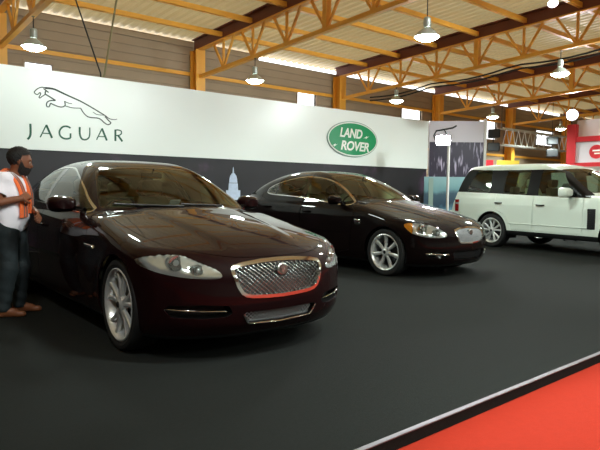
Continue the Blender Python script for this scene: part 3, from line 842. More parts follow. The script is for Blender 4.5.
        if 'lamp' in S:
            lens = shell_obj('headlight', sh.get(['lamp', 'lamp_amber'], s, offset=-.001), 'lens_glass', root, hem=0)
            shell_obj('lamp_bowl', sh.get('lamp', s, disp=lambda V: -.002 - np.minimum(.075, np.maximum(0, -hf(V))*1.5) + .006*np.sin(ang(V)*1.9)*np.sin(V[:, 2]*130 + ang(V)*.5)), 'lamp_chrome', lens, hem=0)
            if 'amber' in S: shell_obj('indicator', sh.get('lamp_amber', s, disp=lambda V: -.002 - np.minimum(.03, np.maximum(0, -hf(V)))), 'amber', lens, hem=0)
            for a, z, r in S['projectors']:
                a = math.radians(a); q = np.array([[.9*math.cos(a)-.2, s*.9*math.sin(a), z]]); o = np.array([-.2, 0, z]); t = np.linspace(.3, 1.4, 600)
                D = np.array([math.cos(a), s*math.sin(a), 0]); L = o + t[:, None]*D; hitp = L[np.argmax(f(L) > 0)]
                c = hitp - D*.045; ax = Vector((1, -s*.12, -.02)).normalized(); c = Vector((c[0], -c[1], c[2]))
                m = MB(); m.tube([c - ax*.05, c + ax*.012, c + ax*.018, c + ax*.010], [r*1.15, r*1.15, r*.98, r*.9], 20, cap=False); m.build('projector_ring', 'satin_metal', lens)
                m = MB(); m.tube([c - ax*.004, c + ax*.004, c + ax*.012], [r*.88, r*.80, .3*r], 20); m.build('projector_well', 'dark_metal', lens); m = MB(); m.tube([c + ax*.008, c + ax*.018, c + ax*.022], [r*.55, r*.42, .004], 20); m.build('projector_bulb', 'lamp_chrome', lens)
    if 'grille' in S:
        gf = shell_obj('grille', sh.get('grille_frame', disp=lambda V: .004 + .010*np.clip(1 - ((poly_sdf(S['grille'])(V[:, 1], V[:, 2]) + S['gframe']/2)/(S['gframe']/2))**2, 0, 1)), 'chrome', root, hem=.03)
        # dark well behind the mesh
        P = np.array(S['grille']); q = on_front(f, P[:, 0], P[:, 1], .012); q2 = on_front(f, P[:, 0]*.97, P[:, 1], .09)
        n = len(P); m = MB(); m.add([(a, -b, c) for a, b, c in np.concatenate([q, q2])], [(k, (k+1) % n, n+(k+1) % n, n+k) for k in range(n)] + [tuple(range(n, 2*n))]); m.build('grille_well', 'black_plastic', gf)
        S['lattice'](f, gf)
    for nm in ('intake', 'side_intake'):
        if nm in S:
            P = np.array(S[nm])
            for s in ((1,) if nm == 'intake' else (1, -1)):
                Q = P*np.array([s, 1]); q = on_front(f, Q[:, 0], Q[:, 1], .0); q2 = on_front(f, Q[:, 0]*.98, Q[:, 1], .12); n = len(P)
                m = MB(); m.add([(a, -b, c) for a, b, c in np.concatenate([q, q2])], [(k, (k+1) % n, n+(k+1) % n, n+k) for k in range(n)] + [tuple(range(n, 2*n))]); m.build('air_intake', 'black_plastic', root)
    S['extras'](f, root, sh)
    # ---- running gear and cabin
    for uc, st_ in ((0, S.get('steer', 0)), (-S['wb'], 0)):
        arch_liner(S, root, uc)
        for s in (1, -1): wheel(S, S['style'], S['hub'], root, uc, s, st_)
    cab = S['cabin']; lm = S['leather']
    m = MB(); m.box((cab[1], -.70, .30), (cab[0], .70, .40)); m.box((cab[1], -.72, .40), (cab[1]+.06, .72, .92)); m.box((cab[0]-.05, -.72, .40), (cab[0], .72, .82)); m.box((cab[1]+.3, -.12, .40), (cab[0], .12, .60))
    m.build('cabin_floor', 'dark_trim', root)
    dz = S['belt']
    m = MB(); m.loft([[(u, y, z) for u, z in ((cab[0]-.02, dz-.20), (cab[0]-.02, dz+.00), (cab[0]-.25, dz+.035), (cab[0]-.50, dz+.01), (cab[0]-.56, dz-.08), (cab[0]-.50, dz-.28))] for y in (-.70, -.4, 0, .4, .70)])
    ds = m.build('dashboard', S['dash'], root, bevel=.02, angle=50)
    if S.get('paper'): 
        pm = MB(); pm.box((-.045, -.06, 0), (.045, .06, .004)); po = pm.build('paper_notice', 'paper', ds); po.location = S['paper']; po.rotation_euler = (0, -.9, .2)
    m = MB(); cx, cy, cz = cab[0]-.68, -.37, dz-.055; R = .185; tl = .40
    pts = [(cx - math.sin(tl)*-1*R*math.sin(a), cy + R*math.cos(a), cz + R*math.sin(a)*math.cos(tl)) for a in [2*PI*k/28 for k in range(29)]]
    m.tube(pts, .016, 8, cap=False)
    for a in (PI, 0, -PI/2): m.tube([(cx, cy, cz), (cx + math.sin(tl)*R*math.sin(a), cy + R*math.cos(a), cz + R*math.sin(a)*math.cos(tl))], .014, 6)
    m.tube([(cx+.2, cy, cz-.08), (cx-.02, cy, cz)], [.03, .055], 10); m.build('steering_wheel', 'dark_trim', root, angle=60)
    for y in (-.37, .37): seat(root, S['seats'][0], y, lm, hz=S['head_z'])
    for y in (-.36, .36): seat(root, S['seats'][1], y, lm, w=.56, hz=S['head_z']-S.get('rear_drop', .03))
    lin_d = sh.get('body', offset=-.03)
    if lin_d is not None:
        V, T, N = lin_d; c = V[T].mean(1); k = (c[:, 2] > S['belt'] + .04) & (c[:, 0] < S['lining_u']); T = T[k]
        u_, inv = np.unique(T, return_inverse=True); shell_obj('headlining', (V[u_], inv.reshape(-1, 3), N[u_]), S['lining'], root, hem=0, flip=True)
    m = MB(); cu, cz = S['rvm']; m.loft([[(cu+dx, y, cz+dz_) for dx, dz_ in ((0, -.03), (.02, -.02), (.02, .02), (0, .03))] for y in (-.11, -.05, .05, .11)]); m.tube([(cu+.01, 0, cz), (cu+.06, 0, cz+.07)], .01, 6); m.build('rear_view_mirror', 'black_plastic', root, bevel=.006)
    return sh
XJ.update(rim=.272, track=.905, wmax=.94, tail=-4.26, top=1.54, paint='burgundy_paint', style='twin', gframe=.024,
  grille=[(.385, .700), (.30, .716), (.15, .729), (0, .733), (-.15, .729), (-.30, .716), (-.385, .700), (-.405, .68), (-.405, .64), (-.375, .55), (-.345, .50), (-.31, .478), (-.26, .466), (-.13, .457), (0, .454), (.13, .457), (.26, .466), (.31, .478), (.345, .50), (.375, .55), (.405, .64), (.405, .68)],
  intake=[(.305, .372), (0, .365), (-.305, .372), (-.325, .352), (-.285, .287), (-.27, .280), (0, .272), (.27, .280), (.285, .287), (.325, .352)],
  side_intake=[(.43, .425), (.60, .438), (.78, .432), (.805, .40), (.77, .345), (.60, .335), (.45, .340), (.40, .37)],
  lamp=[(60.5, .718), (57.5, .748), (50.5, .768), (44, .775), (38, .762), (32, .716), (26.5, .672), (24.5, .632), (26.5, .613), (34, .617), (44.5, .640), (53, .678)],
  projectors=[(42.5, .717, .050), (34, .670, .036)],
  dlo=[(-.80, 1.005), (-1.45, 1.048), (-2.0, 1.066), (-2.9, 1.10), (-3.40, 1.135), (-3.47, 1.16), (-3.42, 1.20), (-3.15, 1.32), (-2.8, 1.41), (-2.4, 1.445), (-2.05, 1.432), (-1.87, 1.402), (-1.355, 1.268), (-1.02, 1.105)],
  tail_lamp=[(.60, .98), (.66, .74), (.74, .70), (.90, .72), (.92, .86), (.84, 1.0), (.70, 1.06)], boot=[(-.58, 1.30), (-.58, .62), (.58, .62), (.58, 1.30)],
  trim_w=.013, seal=.006,
  panes=dict(front_pane=[(-.6, .9), (-2.08, .9), (-2.28, 1.5), (-.6, 1.5)], rear_pane=[(-2.19, .9), (-3.02, .9), (-3.02, 1.5), (-2.40, 1.5)], quarter_pane=[(-3.06, .9), (-3.6, .9), (-3.6, 1.5), (-3.06, 1.5)]),
  screen=[(-.70, 1.045), (-.35, 1.062), (0, 1.066), (.35, 1.062), (.70, 1.045), (.735, 1.065), (.675, 1.20), (.60, 1.345), (.555, 1.405), (.50, 1.425), (.25, 1.445), (0, 1.45), (-.25, 1.445), (-.50, 1.425), (-.555, 1.405), (-.60, 1.345), (-.675, 1.20), (-.735, 1.065)],
  rear_screen=[(-.62, 1.17), (.62, 1.17), (.58, 1.28), (.50, 1.39), (0, 1.42), (-.50, 1.39), (-.58, 1.28)], rear_u=-2.9,
  doors=dict(front_door=[(-.66, .95), (-.70, .60), (-.74, .32), (-1.0, .27), (-2.05, .27), (-2.13, .40), (-2.13, 1.2), (-.82, 1.2), (-.80, 1.0)], rear_door=[(-2.14, .40), (-2.12, .27), (-2.55, .27), (-2.62, .45), (-2.78, .66), (-3.05, .78), (-3.22, .90), (-3.30, 1.2), (-2.14, 1.2)]),
  hood=[(.74, -.40), (.775, -.2), (.785, 0), (.775, .2), (.74, .40), (.60, .60), (.45, .70), (.2, .765), (-.2, .775), (-.55, .765), (-.80, .72), (-.72, .5), (-.62, .25), (-.60, 0), (-.62, -.25), (-.72, -.5), (-.80, -.72), (-.55, -.765), (-.2, -.775), (.2, -.765), (.45, -.70), (.60, -.60)],
  handles=dict(front_door=(-1.95, .86), rear_door=(-3.02, .90)), handle_mat='burgundy_paint',
  mirror=(-1.07, .985, 1.085), mirror_size=(.10, .125, .075), mirror_mat='burgundy_paint', mirror_foot='gloss_black',
  cabin=(-.62, -3.35), leather='tan_leather', dash='dark_trim', seats=(-1.75, -2.75), head_z=1.28, lining='tan_leather', lining_u=-.85, rvm=(-1.42, 1.36), paper=(-.93, .02, 1.085))
def xj_lattice(f, gf):
    lattice(f, [(x*.95, .59 + (z-.59)*.90) for x, z in XJ['grille']], .033, .0034, .016, 'satin_metal', gf)
    q = on_front(f, [0], [.652], -.002)[0]; c = Vector((q[0], -q[1], q[2])); ax = Vector((1, 0, .1)).normalized()
    b = MB(); b.tube([c - ax*.03, c + ax*.010, c + ax*.014], [.047, .047, .040], 28); bo = b.build('grille_badge', 'satin_metal', gf)
    b = MB(); b.tube([c + ax*.0135, c + ax*.0155], [.037, .035], 28); b.build('badge_disc', 'badge_red', bo)
    # snarling cat's head in relief: brow, muzzle, ears
    b = MB(); X = lambda y, z, d: c + ax*(.0155+d) + Vector((0, y, z))
    for poly in ([(-.024, .012), (-.012, .026), (.012, .026), (.024, .012), (.016, -.002), (.010, .006), (-.010, .006), (-.016, -.002)], [(-.012, .002), (.012, .002), (.015, -.012), (.006, -.024), (-.006, -.024), (-.015, -.012)], [(-.026, .016), (-.030, .028), (-.016, .026)], [(.026, .016), (.030, .028), (.016, .026)]):
        b.prism(poly, X, 0, .004)
    b.build('cat_head_relief', 'satin_metal', bo)
def xj_extras(f, root, sh):
    lattice(f, [(x*.97, .322 + (z-.322)*.9) for x, z in XJ['intake']], .028, .0026, .03, 'mesh_grey', root, 'intake_mesh')
    strip_on_front(f, [(-.325, .356), (-.285, .284), (0, .270), (.285, .284), (.325, .356)], .0065, 'chrome', root, 'intake_trim')
    for s in (1, -1):
        strip_on_front(f, [(s*.44, .383), (s*.62, .390), (s*.80, .402)], .0055, 'chrome', root, 'bumper_blade', back=.016)
        # wing vent with bright blade
        m = MB(); q = []
        for uu, zz in ((-.46, .735), (-.66, .742), (-.68, .768), (-.47, .765)): q.append((uu, -s*(.931), zz))
        m.loft([[(a, b + s*.02, c) for a, b, c in q], q, [(a*.98 - .012, b - s*.005, .752 + (c-.752)*.7) for a, b, c in q]]); m.build('wing_vent', 'chrome', root, bevel=.003)
    # wipers
    for y0, y1 in ((-.05, -.62), (.42, -.05)):
        pts = []
        for t in np.linspace(0, 1, 9):
            v = -(y0 + (y1-y0)*t); z = 1.068 + .018*t; u = -.45 - .20*v*v
            lo_, hi_ = -1.3, .2
            for _ in range(20):
                md = (lo_+hi_)/2
                if f(np.array([[md, v, z]]))[0] < 0: lo_ = md
                else: hi_ = md
            pts.append((lo_+.014, -v, z+.004))
        MB().tube(pts, .008, 6).build('wiper', 'black_plastic', root)
XJ['lattice'] = xj_lattice; XJ['extras'] = xj_extras
car1 = tag(empty('saloon_car', (2.573, 4.137, 0), math.radians(-91.24)), 'large dark burgundy saloon nearest the photographer with a big chrome mesh grille', 'car', 'display cars on the stage')
XJF = sedan(XJ); XJS = make_car(XJ, XJF, car1, .0165)

XF.update(rim=.258, track=.900, wmax=.93, tail=-4.12, top=1.58, paint='dark_brown_paint', style='seven', gframe=.020,
  grille=[(.325, .690), (.20, .716), (0, .727), (-.20, .716), (-.325, .690), (-.335, .67), (-.33, .61), (-.30, .545), (-.275, .515), (-.24, .502), (0, .492), (.24, .502), (.275, .515), (.30, .545), (.33, .61), (.335, .67)],
  intake=[(.36, .40), (0, .395), (-.36, .40), (-.38, .36), (-.34, .27), (0, .258), (.34, .27), (.38, .36)],
  side_intake=[(.46, .385), (.60, .395), (.72, .385), (.73, .35), (.70, .305), (.56, .30), (.46, .31)],
  lamp=[(60, .752), (57.5, .782), (50, .786), (44.5, .776), (38, .750), (33, .724), (28, .672), (26, .635), (26.5, .603), (33, .583), (39.6, .585), (48, .612), (54, .650)],
  amber=52.5, projectors=[(44, .700, .052), (33.5, .648, .042)],
  dlo=[(-.66, .985), (-1.43, 1.064), (-1.955, 1.118), (-2.5, 1.140), (-2.82, 1.155), (-2.93, 1.19), (-2.87, 1.275), (-2.56, 1.375), (-2.2, 1.435), (-1.97, 1.45), (-1.51, 1.41), (-1.2, 1.313), (-.88, 1.14)],
  tail_lamp=[(.42, .93), (.44, .80), (.90, .78), (.92, .92), (.80, .99), (.60, .98)], boot=[(-.60, 1.30), (-.60, .66), (.60, .66), (.60, 1.30)],
  trim_w=.015, seal=.006,
  panes=dict(front_pane=[(-.4, .9), (-1.74, .9), (-1.92, 1.6), (-.4, 1.6)], rear_pane=[(-1.84, .9), (-2.62, .9), (-2.62, 1.6), (-2.03, 1.6)], quarter_pane=[(-2.65, .9), (-3.1, .9), (-3.1, 1.6), (-2.65, 1.6)]),
  screen=[(-.68, 1.062), (-.35, 1.085), (0, 1.09), (.35, 1.085), (.68, 1.062), (.705, 1.08), (.645, 1.23), (.57, 1.385), (.52, 1.45), (.47, 1.468), (.25, 1.485), (0, 1.49), (-.25, 1.485), (-.47, 1.468), (-.52, 1.45), (-.57, 1.385), (-.645, 1.23), (-.705, 1.08)],
  rear_screen=[(-.58, 1.20), (.58, 1.20), (.53, 1.32), (.46, 1.42), (0, 1.45), (-.46, 1.42), (-.53, 1.32)], rear_u=-2.6,
  doors=dict(front_door=[(-.62, .93), (-.66, .60), (-.70, .32), (-.95, .27), (-1.78, .27), (-1.83, .40), (-1.83, 1.25), (-.75, 1.25), (-.72, 1.0)], rear_door=[(-1.84, .40), (-1.82, .27), (-2.42, .27), (-2.50, .45), (-2.65, .64), (-2.88, .76), (-3.02, .90), (-3.06, 1.25), (-1.84, 1.25)]),
  hood=[(.68, -.36), (.74, -.2), (.755, 0), (.74, .2), (.68, .36), (.58, .52), (.45, .62), (.2, .70), (-.2, .73), (-.5, .74), (-.72, .70), (-.64, .5), (-.52, .25), (-.49, 0), (-.52, -.25), (-.64, -.5), (-.72, -.70), (-.5, -.74), (-.2, -.73), (.2, -.70), (.45, -.62), (.58, -.52)],
  handles=dict(front_door=(-1.66, .88), rear_door=(-2.72, .93)), handle_mat='dark_brown_paint',
  mirror=(-.93, .98, 1.08), mirror_size=(.10, .12, .075), mirror_mat='dark_brown_paint', mirror_foot='gloss_black',
  cabin=(-.55, -3.05), leather='beige_leather', dash='dark_trim', seats=(-1.55, -2.45), head_z=1.30, lining='tan_leather', lining_u=-.85, rvm=(-1.30, 1.39))
def xf_lattice(f, gf):
    lattice(f, [(x*.95, .61 + (z-.61)*.90) for x, z in XF['grille']], .024, .0046, .010, 'mesh_grey', gf)
    q = on_front(f, [0], [.655], -.002)[0]; c = Vector((q[0], -q[1], q[2])); ax = Vector((1, 0, .15)).normalized()
    b = MB(); b.tube([c - ax*.03, c + ax*.010, c + ax*.014], [.043, .043, .036], 24); bo = b.build('grille_badge', 'satin_metal', gf)
    b = MB(); b.tube([c + ax*.0135, c + ax*.0155], [.033, .031], 24); b.build('badge_disc', 'badge_red', bo)
def xf_extras(f, root, sh):
    for s in (1, -1):
        strip_on_front(f, [(s*.44, .348), (s*.60, .352), (s*.73, .362)], .013, 'chrome', root, 'bumper_blade', back=.006)
        q = on_front(f, [s*.56], [.335], .03)[0]
        MB().tube([(q[0]-.03, -q[1], q[2]), (q[0]+.012, -q[1], q[2])], .034, 16).build('fog_lamp', 'lamp_chrome', root)
        m = MB(); q = []
        for uu, zz in ((-.46, .715), (-.58, .72), (-.59, .80), (-.48, .795)): q.append((uu, -s*.921, zz))
        m.loft([[(a, b + s*.02, c) for a, b, c in q], q, [(a*.98 - .008, b - s*.004, .757 + (c-.757)*.7) for a, b, c in q]]); m.build('wing_vent', 'chrome', root, bevel=.003)
    lattice(f, [(x*.96, .33 + (z-.33)*.85) for x, z in XF['intake']], .03, .004, .03, 'dark_metal', root, 'intake_mesh')
XF['lattice'] = xf_lattice; XF['extras'] = xf_extras
car2 = tag(empty('saloon_car', (7.062, 5.53, 0), math.radians(-88.6)), 'dark brown coupe-roofed saloon in the middle with amber-tipped oval headlights', 'car', 'display cars on the stage')
XFF = sedan(XF); make_car(XF, XFF, car2, .020)

RR.update(rim=.272, track=.945, wmax=.955, tail=-4.14, top=1.90, paint='white_paint', style='ten',
  dlo=[(-4.3, 1.22), (-3.66, 1.212), (-3.0, 1.197), (-2.3, 1.17), (-1.75, 1.152), (-1.0, 1.132), (-.58, 1.125), (-.62, 1.155), (-.85, 1.31), (-1.22, 1.59), (-1.36, 1.68), (-1.55, 1.695), (-2.5, 1.70), (-3.3, 1.715), (-3.72, 1.745), (-3.86, 1.75), (-4.3, 1.5)],
  seal=.008, round_panes=True, frame_mat='pillar_black',
  panes=dict(rear_quarter_pane=[(-3.62, 1.23), (-3.02, 1.21), (-2.98, 1.24), (-3.02, 1.68), (-3.06, 1.70), (-3.42, 1.71), (-3.46, 1.69), (-3.66, 1.26)], rear_pane=[(-2.60, 1.185), (-2.04, 1.17), (-2.02, 1.19), (-2.02, 1.665), (-2.04, 1.68), (-2.58, 1.685), (-2.62, 1.665), (-2.62, 1.21)], front_pane=[(-1.74, 1.155), (-.98, 1.14), (-.93, 1.15), (-.96, 1.20), (-1.28, 1.60), (-1.36, 1.66), (-1.45, 1.678), (-1.72, 1.68), (-1.76, 1.66), (-1.76, 1.18)]),
  screen=[(-.76, 1.225), (0, 1.235), (.76, 1.225), (.79, 1.25), (.70, 1.55), (.655, 1.67), (.60, 1.70), (0, 1.73), (-.60, 1.70), (-.655, 1.67), (-.70, 1.55), (-.79, 1.25)],
  rear_screen=[(-.74, 1.24), (.74, 1.24), (.70, 1.5), (.63, 1.72), (0, 1.73), (-.63, 1.72), (-.70, 1.5)], rear_u=-3.6,
  doors=dict(front_door=[(-.74, 1.10), (-.74, .60), (-.76, .42), (-1.78, .42), (-1.83, .50), (-1.83, 1.25), (-.74, 1.25)], rear_door=[(-1.84, .50), (-1.82, .42), (-2.36, .42), (-2.42, .60), (-2.58, .76), (-2.78, .84), (-2.80, 1.25), (-1.84, 1.25)]),
  hood=[(.74, -.66), (.79, -.3), (.80, 0), (.79, .3), (.74, .66), (.4, .75), (-.1, .80), (-.60, .80), (-.50, .4), (-.46, 0), (-.50, -.4), (-.60, -.80), (-.1, -.80), (.4, -.75)],
  handles=dict(front_door=(-1.66, .965), rear_door=(-2.70, .985)), handle_mat='dark_metal',
  mirror=(-1.02, 1.07, 1.225), mirror_size=(.12, .165, .10), mirror_pow=.45, mirror_mat='white_paint', mirror_foot='black_plastic', 
  grille=[(.42, 1.0), (0, 1.01), (-.42, 1.0), (-.42, .82), (0, .81), (.42, .82)], gframe=.02,
  lamp=[(42, 1.0), (27, 1.01), (27, .83), (42, .83)], projectors=[(32, .92, .06)],
  sill_z=lambda u: .40 + 0*u,
  cabin=(-.60, -3.6), leather='beige_leather', dash='dark_trim', seats=(-1.75, -2.75), head_z=1.46, rear_drop=.16, lining='beige_leather', lining_u=-.85, rvm=(-1.25, 1.60))
def rr_lattice(f, gf):
    lattice(f, [(x*.95, .905 + (z-.905)*.9) for x, z in RR['grille']], .045, .012, .012, 'dark_metal', gf, 'grille_slats', diag=False)
def rr_extras(f, root, sh):
    for s in (1, -1):
        m = MB(); m.box((-.64, min(-s*.935, -s*.966), .535), (-.485, max(-s*.935, -s*.966), .925)); vt = m.build('wing_vent', 'dark_metal', root, bevel=.01)
        sl = MB()
        for k in range(9): sl.box((-.63, min(-s*.955, -s*.972), .565+.04*k), (-.495, max(-s*.955, -s*.972), .585+.04*k))
        sl.build('vent_louvre', 'black_plastic', vt)
        m = MB(); m.loft([[(u, -s*(.905+dy), z) for u, dy, z in ((-3.86, .035, z_), (-3.97, .015, z_), (-4.06, -.06, z_), (-4.0, -.10, z_), (-3.86, -.04, z_))] for z_ in (.76, .80, 1.0, 1.04)]); m.build('tail_lamp', 'red_lens', root, bevel=.008)
        for z0, z1, c in ((.93, .97, 'lamp_chrome'),):
            m = MB(); m.loft([[(u, -s*(.909+dy), z) for u, dy, z in ((-3.855, .036, z_), (-3.97, .017, z_), (-4.06, -.058, z_), (-4.0, -.10, z_), (-3.855, -.04, z_))] for z_ in (z0, z1)]); m.build('reversing_lamp', c, root)
        # rubbing strip along the doors
        pts = []
        for k in range(13):
            u = -.52 - 1.92*k/12; z = .555 - .004*k*0; p = np.array([[u, s*.95, z]])
            for _ in range(10):
                g = grad(f, p); p[:, 1] -= f(p)/g[:, 1]
            pts.append((u, -float(p[0, 1]) - s*.002, z))
        MB().loft([[(x, y + s*.008, z-.018), (x, y - s*.006, z-.012), (x, y - s*.010, z+.004), (x, y + s*.008, z+.018)] for x, y, z in pts]).build('rubbing_strip', 'white_paint', root, angle=50)
RR['lattice'] = rr_lattice; RR['extras'] = rr_extras
car3 = tag(empty('suv_car', (11.93, 4.05, 0), math.radians(-97.74)), 'boxy white sport utility car with blacked-out pillars at the far end of the stage', 'car', 'display cars on the stage')
RRF = sedan(RR); make_car(RR, RRF, car3, .022)
# ------------------------------------------------------------------ people
def caps(P, a, b, ra, rb):
    a = np.array(a, float); b = np.array(b, float); d = b-a
    t = np.clip(((P-a)@d)/(d@d + 1e-12), 0, 1)
    return np.linalg.norm(P - a - t[:, None]*d, axis=1) - (ra + (rb-ra)*t)
def ell(P, c, r):
    q = (P-np.array(c))/np.array(r); k = np.linalg.norm(q, axis=1)
    return (k-1)*min(r)
def chain(ds, k):
    f = ds[0]
    for d in ds[1:]: f = smin(f, d, k)
    return f
class Figure:
    """one standing person: joints in metres, x forward, y to the person's left"""
    def __init__(s, J): s.J = J
    def legs(s, P, e=0.):
        J = s.J; out = []
        for k in ('r', 'l'):
            out.append(chain([caps(P, J['hip_'+k], J['knee_'+k], .088+e, .062+e), caps(P, J['knee_'+k], J['ankle_'+k], .060+e, .040+e*1.6), caps(P, Vector(J['knee_'+k]).lerp(Vector(J['ankle_'+k]), .15) + Vector((-.018, 0, 0)), Vector(J['knee_'+k]).lerp(Vector(J['ankle_'+k]), .45) + Vector((-.022, 0, 0)), .045+e, .040+e)], .05))
        pel = np.array(J['pelvis'])
        out.append(chain([caps(P, pel + [-.025, -.07, -.01], pel + [-.025, .07, -.01], .105+e, .105+e), caps(P, pel + [0, -.06, .09], pel + [0, .06, .09], .10+e, .10+e)], .06))
        return chain(out, .05)
    def torso(s, P, e=0.):
        J = s.J; pel, bel, che = (np.array(J[k]) for k in ('pelvis', 'belly', 'chest'))
        return chain([caps(P, pel + [0, -.065, .03], pel + [0, .065, .03], .105+e, .105+e), caps(P, bel + [.015, -.05, 0], bel + [.015, .05, 0], .112+e, .112+e),
                      caps(P, che + [0, -.08, 0], che + [0, .08, 0], .118+e, .118+e), caps(P, J['sho_r'], J['sho_l'], .062+e, .062+e)], .09)
    def arms(s, P, e=0., fore=True):
        J = s.J; out = []
        for k in ('r', 'l'):
            a = [caps(P, J['sho_'+k], J['elb_'+k], .054+e, .043+e)]
            if fore: a.append(caps(P, J['elb_'+k], J['wri_'+k], .043+e, .028+e))
            out.append(chain(a, .02))
        return np.minimum(*out)
    def head(s, P, e=0.):
        J = s.J; h = np.array(J['head']); F = np.array(J['face']); F = F/np.linalg.norm(F); L = np.cross([0, 0, 1], F); L /= np.linalg.norm(L); U = np.cross(F, L)
        Q = np.stack([(P-h)@F, (P-h)@L, (P-h)@U], 1); s.frame = (h, F, L, U)
        d = [ell(Q, (-.015, 0, .025), (.098+e, .076+e, .095+e)), ell(Q, (.022, 0, -.045), (.070+e, .060+e, .075+e)), caps(Q, (.055, -.0, -.088), (.045, 0, -.085), .026+e, .028+e)]
        f = chain(d, .04)
        f = smin(f, caps(Q, (.082, 0, .012), (.104, 0, -.022), .009+e, .014+e), .012)
        f = smin(f, caps(Q, (.076, -.045, .034), (.076, .045, .034), .010+e, .010+e), .02)
        for sy in (-1, 1):
            f = smin(f, ell(Q, (-.008, sy*.077, -.004), (.022, .012, .032)), .008)
            f = smax(f, -(np.linalg.norm(Q - np.array([.092, sy*.032, .012]), axis=1) - .013), .01)
        f = smin(f, caps(Q, (.082, -.018, -.052), (.082, .018, -.052), .010+e, .010+e), .012)
        return f
    def neck(s, P, e=0.): return caps(P, s.J['neck'], np.array(s.J['head']) + np.array([-.02, 0, -.05]), .056+e, .052+e)
    def feet(s, P, e=0.):
        out = []
        for k in ('r', 'l'):
            a = np.array(s.J['ankle_'+k]); t = np.array(s.J['toe_'+k])
            out.append(chain([caps(P, a, a + [-.02, 0, -.035], .038+e, .034+e), caps(P, a + [-.03, 0, -.038], t, .032+e, .024+e), caps(P, a + [.02, 0, -.01], (a+t)/2 + [0, 0, .005], .034+e, .028+e)], .03))
        return smax(np.minimum(*out), -.0 - P[:, 2], .006)
    def body(s, P): return chain([s.torso(P), s.legs(P), s.neck(P), s.feet(P), s.arms(P), s.head(P)], .025)

def hand_parts(wrist, fingers_dir, palm_normal, thumb_side, curl, scale=1.):
    """capsules of a hand: palm, four fingers in three bones each, thumb from the side of the palm"""
    X = Vector(fingers_dir).normalized(); N = Vector(palm_normal); N = (N - X*N.dot(X)).normalized(); Y = N.cross(X)*thumb_side
    w = Vector(wrist); C = []; k = scale
    for y in (-.026, -.009, .009, .026): C.append((w + X*.01*k + Y*y*.7*k, w + X*.082*k + Y*y*k, .0135*k, .0125*k))
    for y, L in ((.030, .068), (.010, .078), (-.010, .073), (-.029, .058)):
        p = w + X*.085*k + Y*y*k; a = 0
        for j, fr in enumerate((.45, .32, .26)):
            a += curl*(.55, .8, .6)[j]; q = p + (X*math.cos(a) + N*math.sin(a))*L*fr*k*1.0
            C.append((p, q, (.0092-.0008*j)*k, (.0086-.001*j)*k)); p = q
    p = w + X*.020*k + Y*.026*k; q = p + (X*.6 + Y*.75 + N*.25).normalized()*.036*k; r = q + (X*.9 + Y*.25 + N*.45).normalized()*.032*k; t = r + (X*.85 - Y*.05 + N*.5).normalized()*.026*k
    C += [(p, q, .0135*k, .0115*k), (q, r, .0110*k, .0098*k), (r, t, .0095*k, .0080*k)]
    return C
def mesh_arrays(f, lo, hi, h):
    V, T = surface_net(f, lo, hi, h); g = grad(f, V, .001); N = g/np.maximum(np.linalg.norm(g, axis=1), 1e-6)[:, None]
    fn = np.cross(V[T[:, 1]]-V[T[:, 0]], V[T[:, 2]]-V[T[:, 0]]); bad = (fn*N[T].sum(1)).sum(1) < 0; T[bad] = T[bad][:, ::-1]
    return V, T, N
def to_obj(name, parts, m, parent):
    V = np.concatenate([p[0] for p in parts]); N = np.concatenate([p[2] for p in parts]); n = np.cumsum([0] + [len(p[0]) for p in parts])
    T = np.concatenate([p[1] + n[i] for i, p in enumerate(parts)])
    me = bpy.data.meshes.new(name); me.from_pydata(V.tolist(), [], T.tolist()); me.polygons.foreach_set('use_smooth', np.ones(len(T), bool)); me.update()
    return link(name, me, m, parent)
def region(f, lo, hi, h, keep):
    """shell of f kept where keep(P) < 0, cut cleanly, with a folded edge"""
    sh = Shell(f, lo, hi, h); sh.cut(keep, 'keep')
    d = sh.get('keep'); V, T, N = d
    fn = np.cross(V[T[:, 1]]-V[T[:, 0]], V[T[:, 2]]-V[T[:, 0]]); bad = (fn*N[T].sum(1)).sum(1) < 0; T = T.copy(); T[bad] = T[bad][:, ::-1]
    return V, T, N
def thick(o, t=.006):
    md = o.modifiers.new('t', 'SOLIDIFY'); md.thickness = t; md.offset = -1

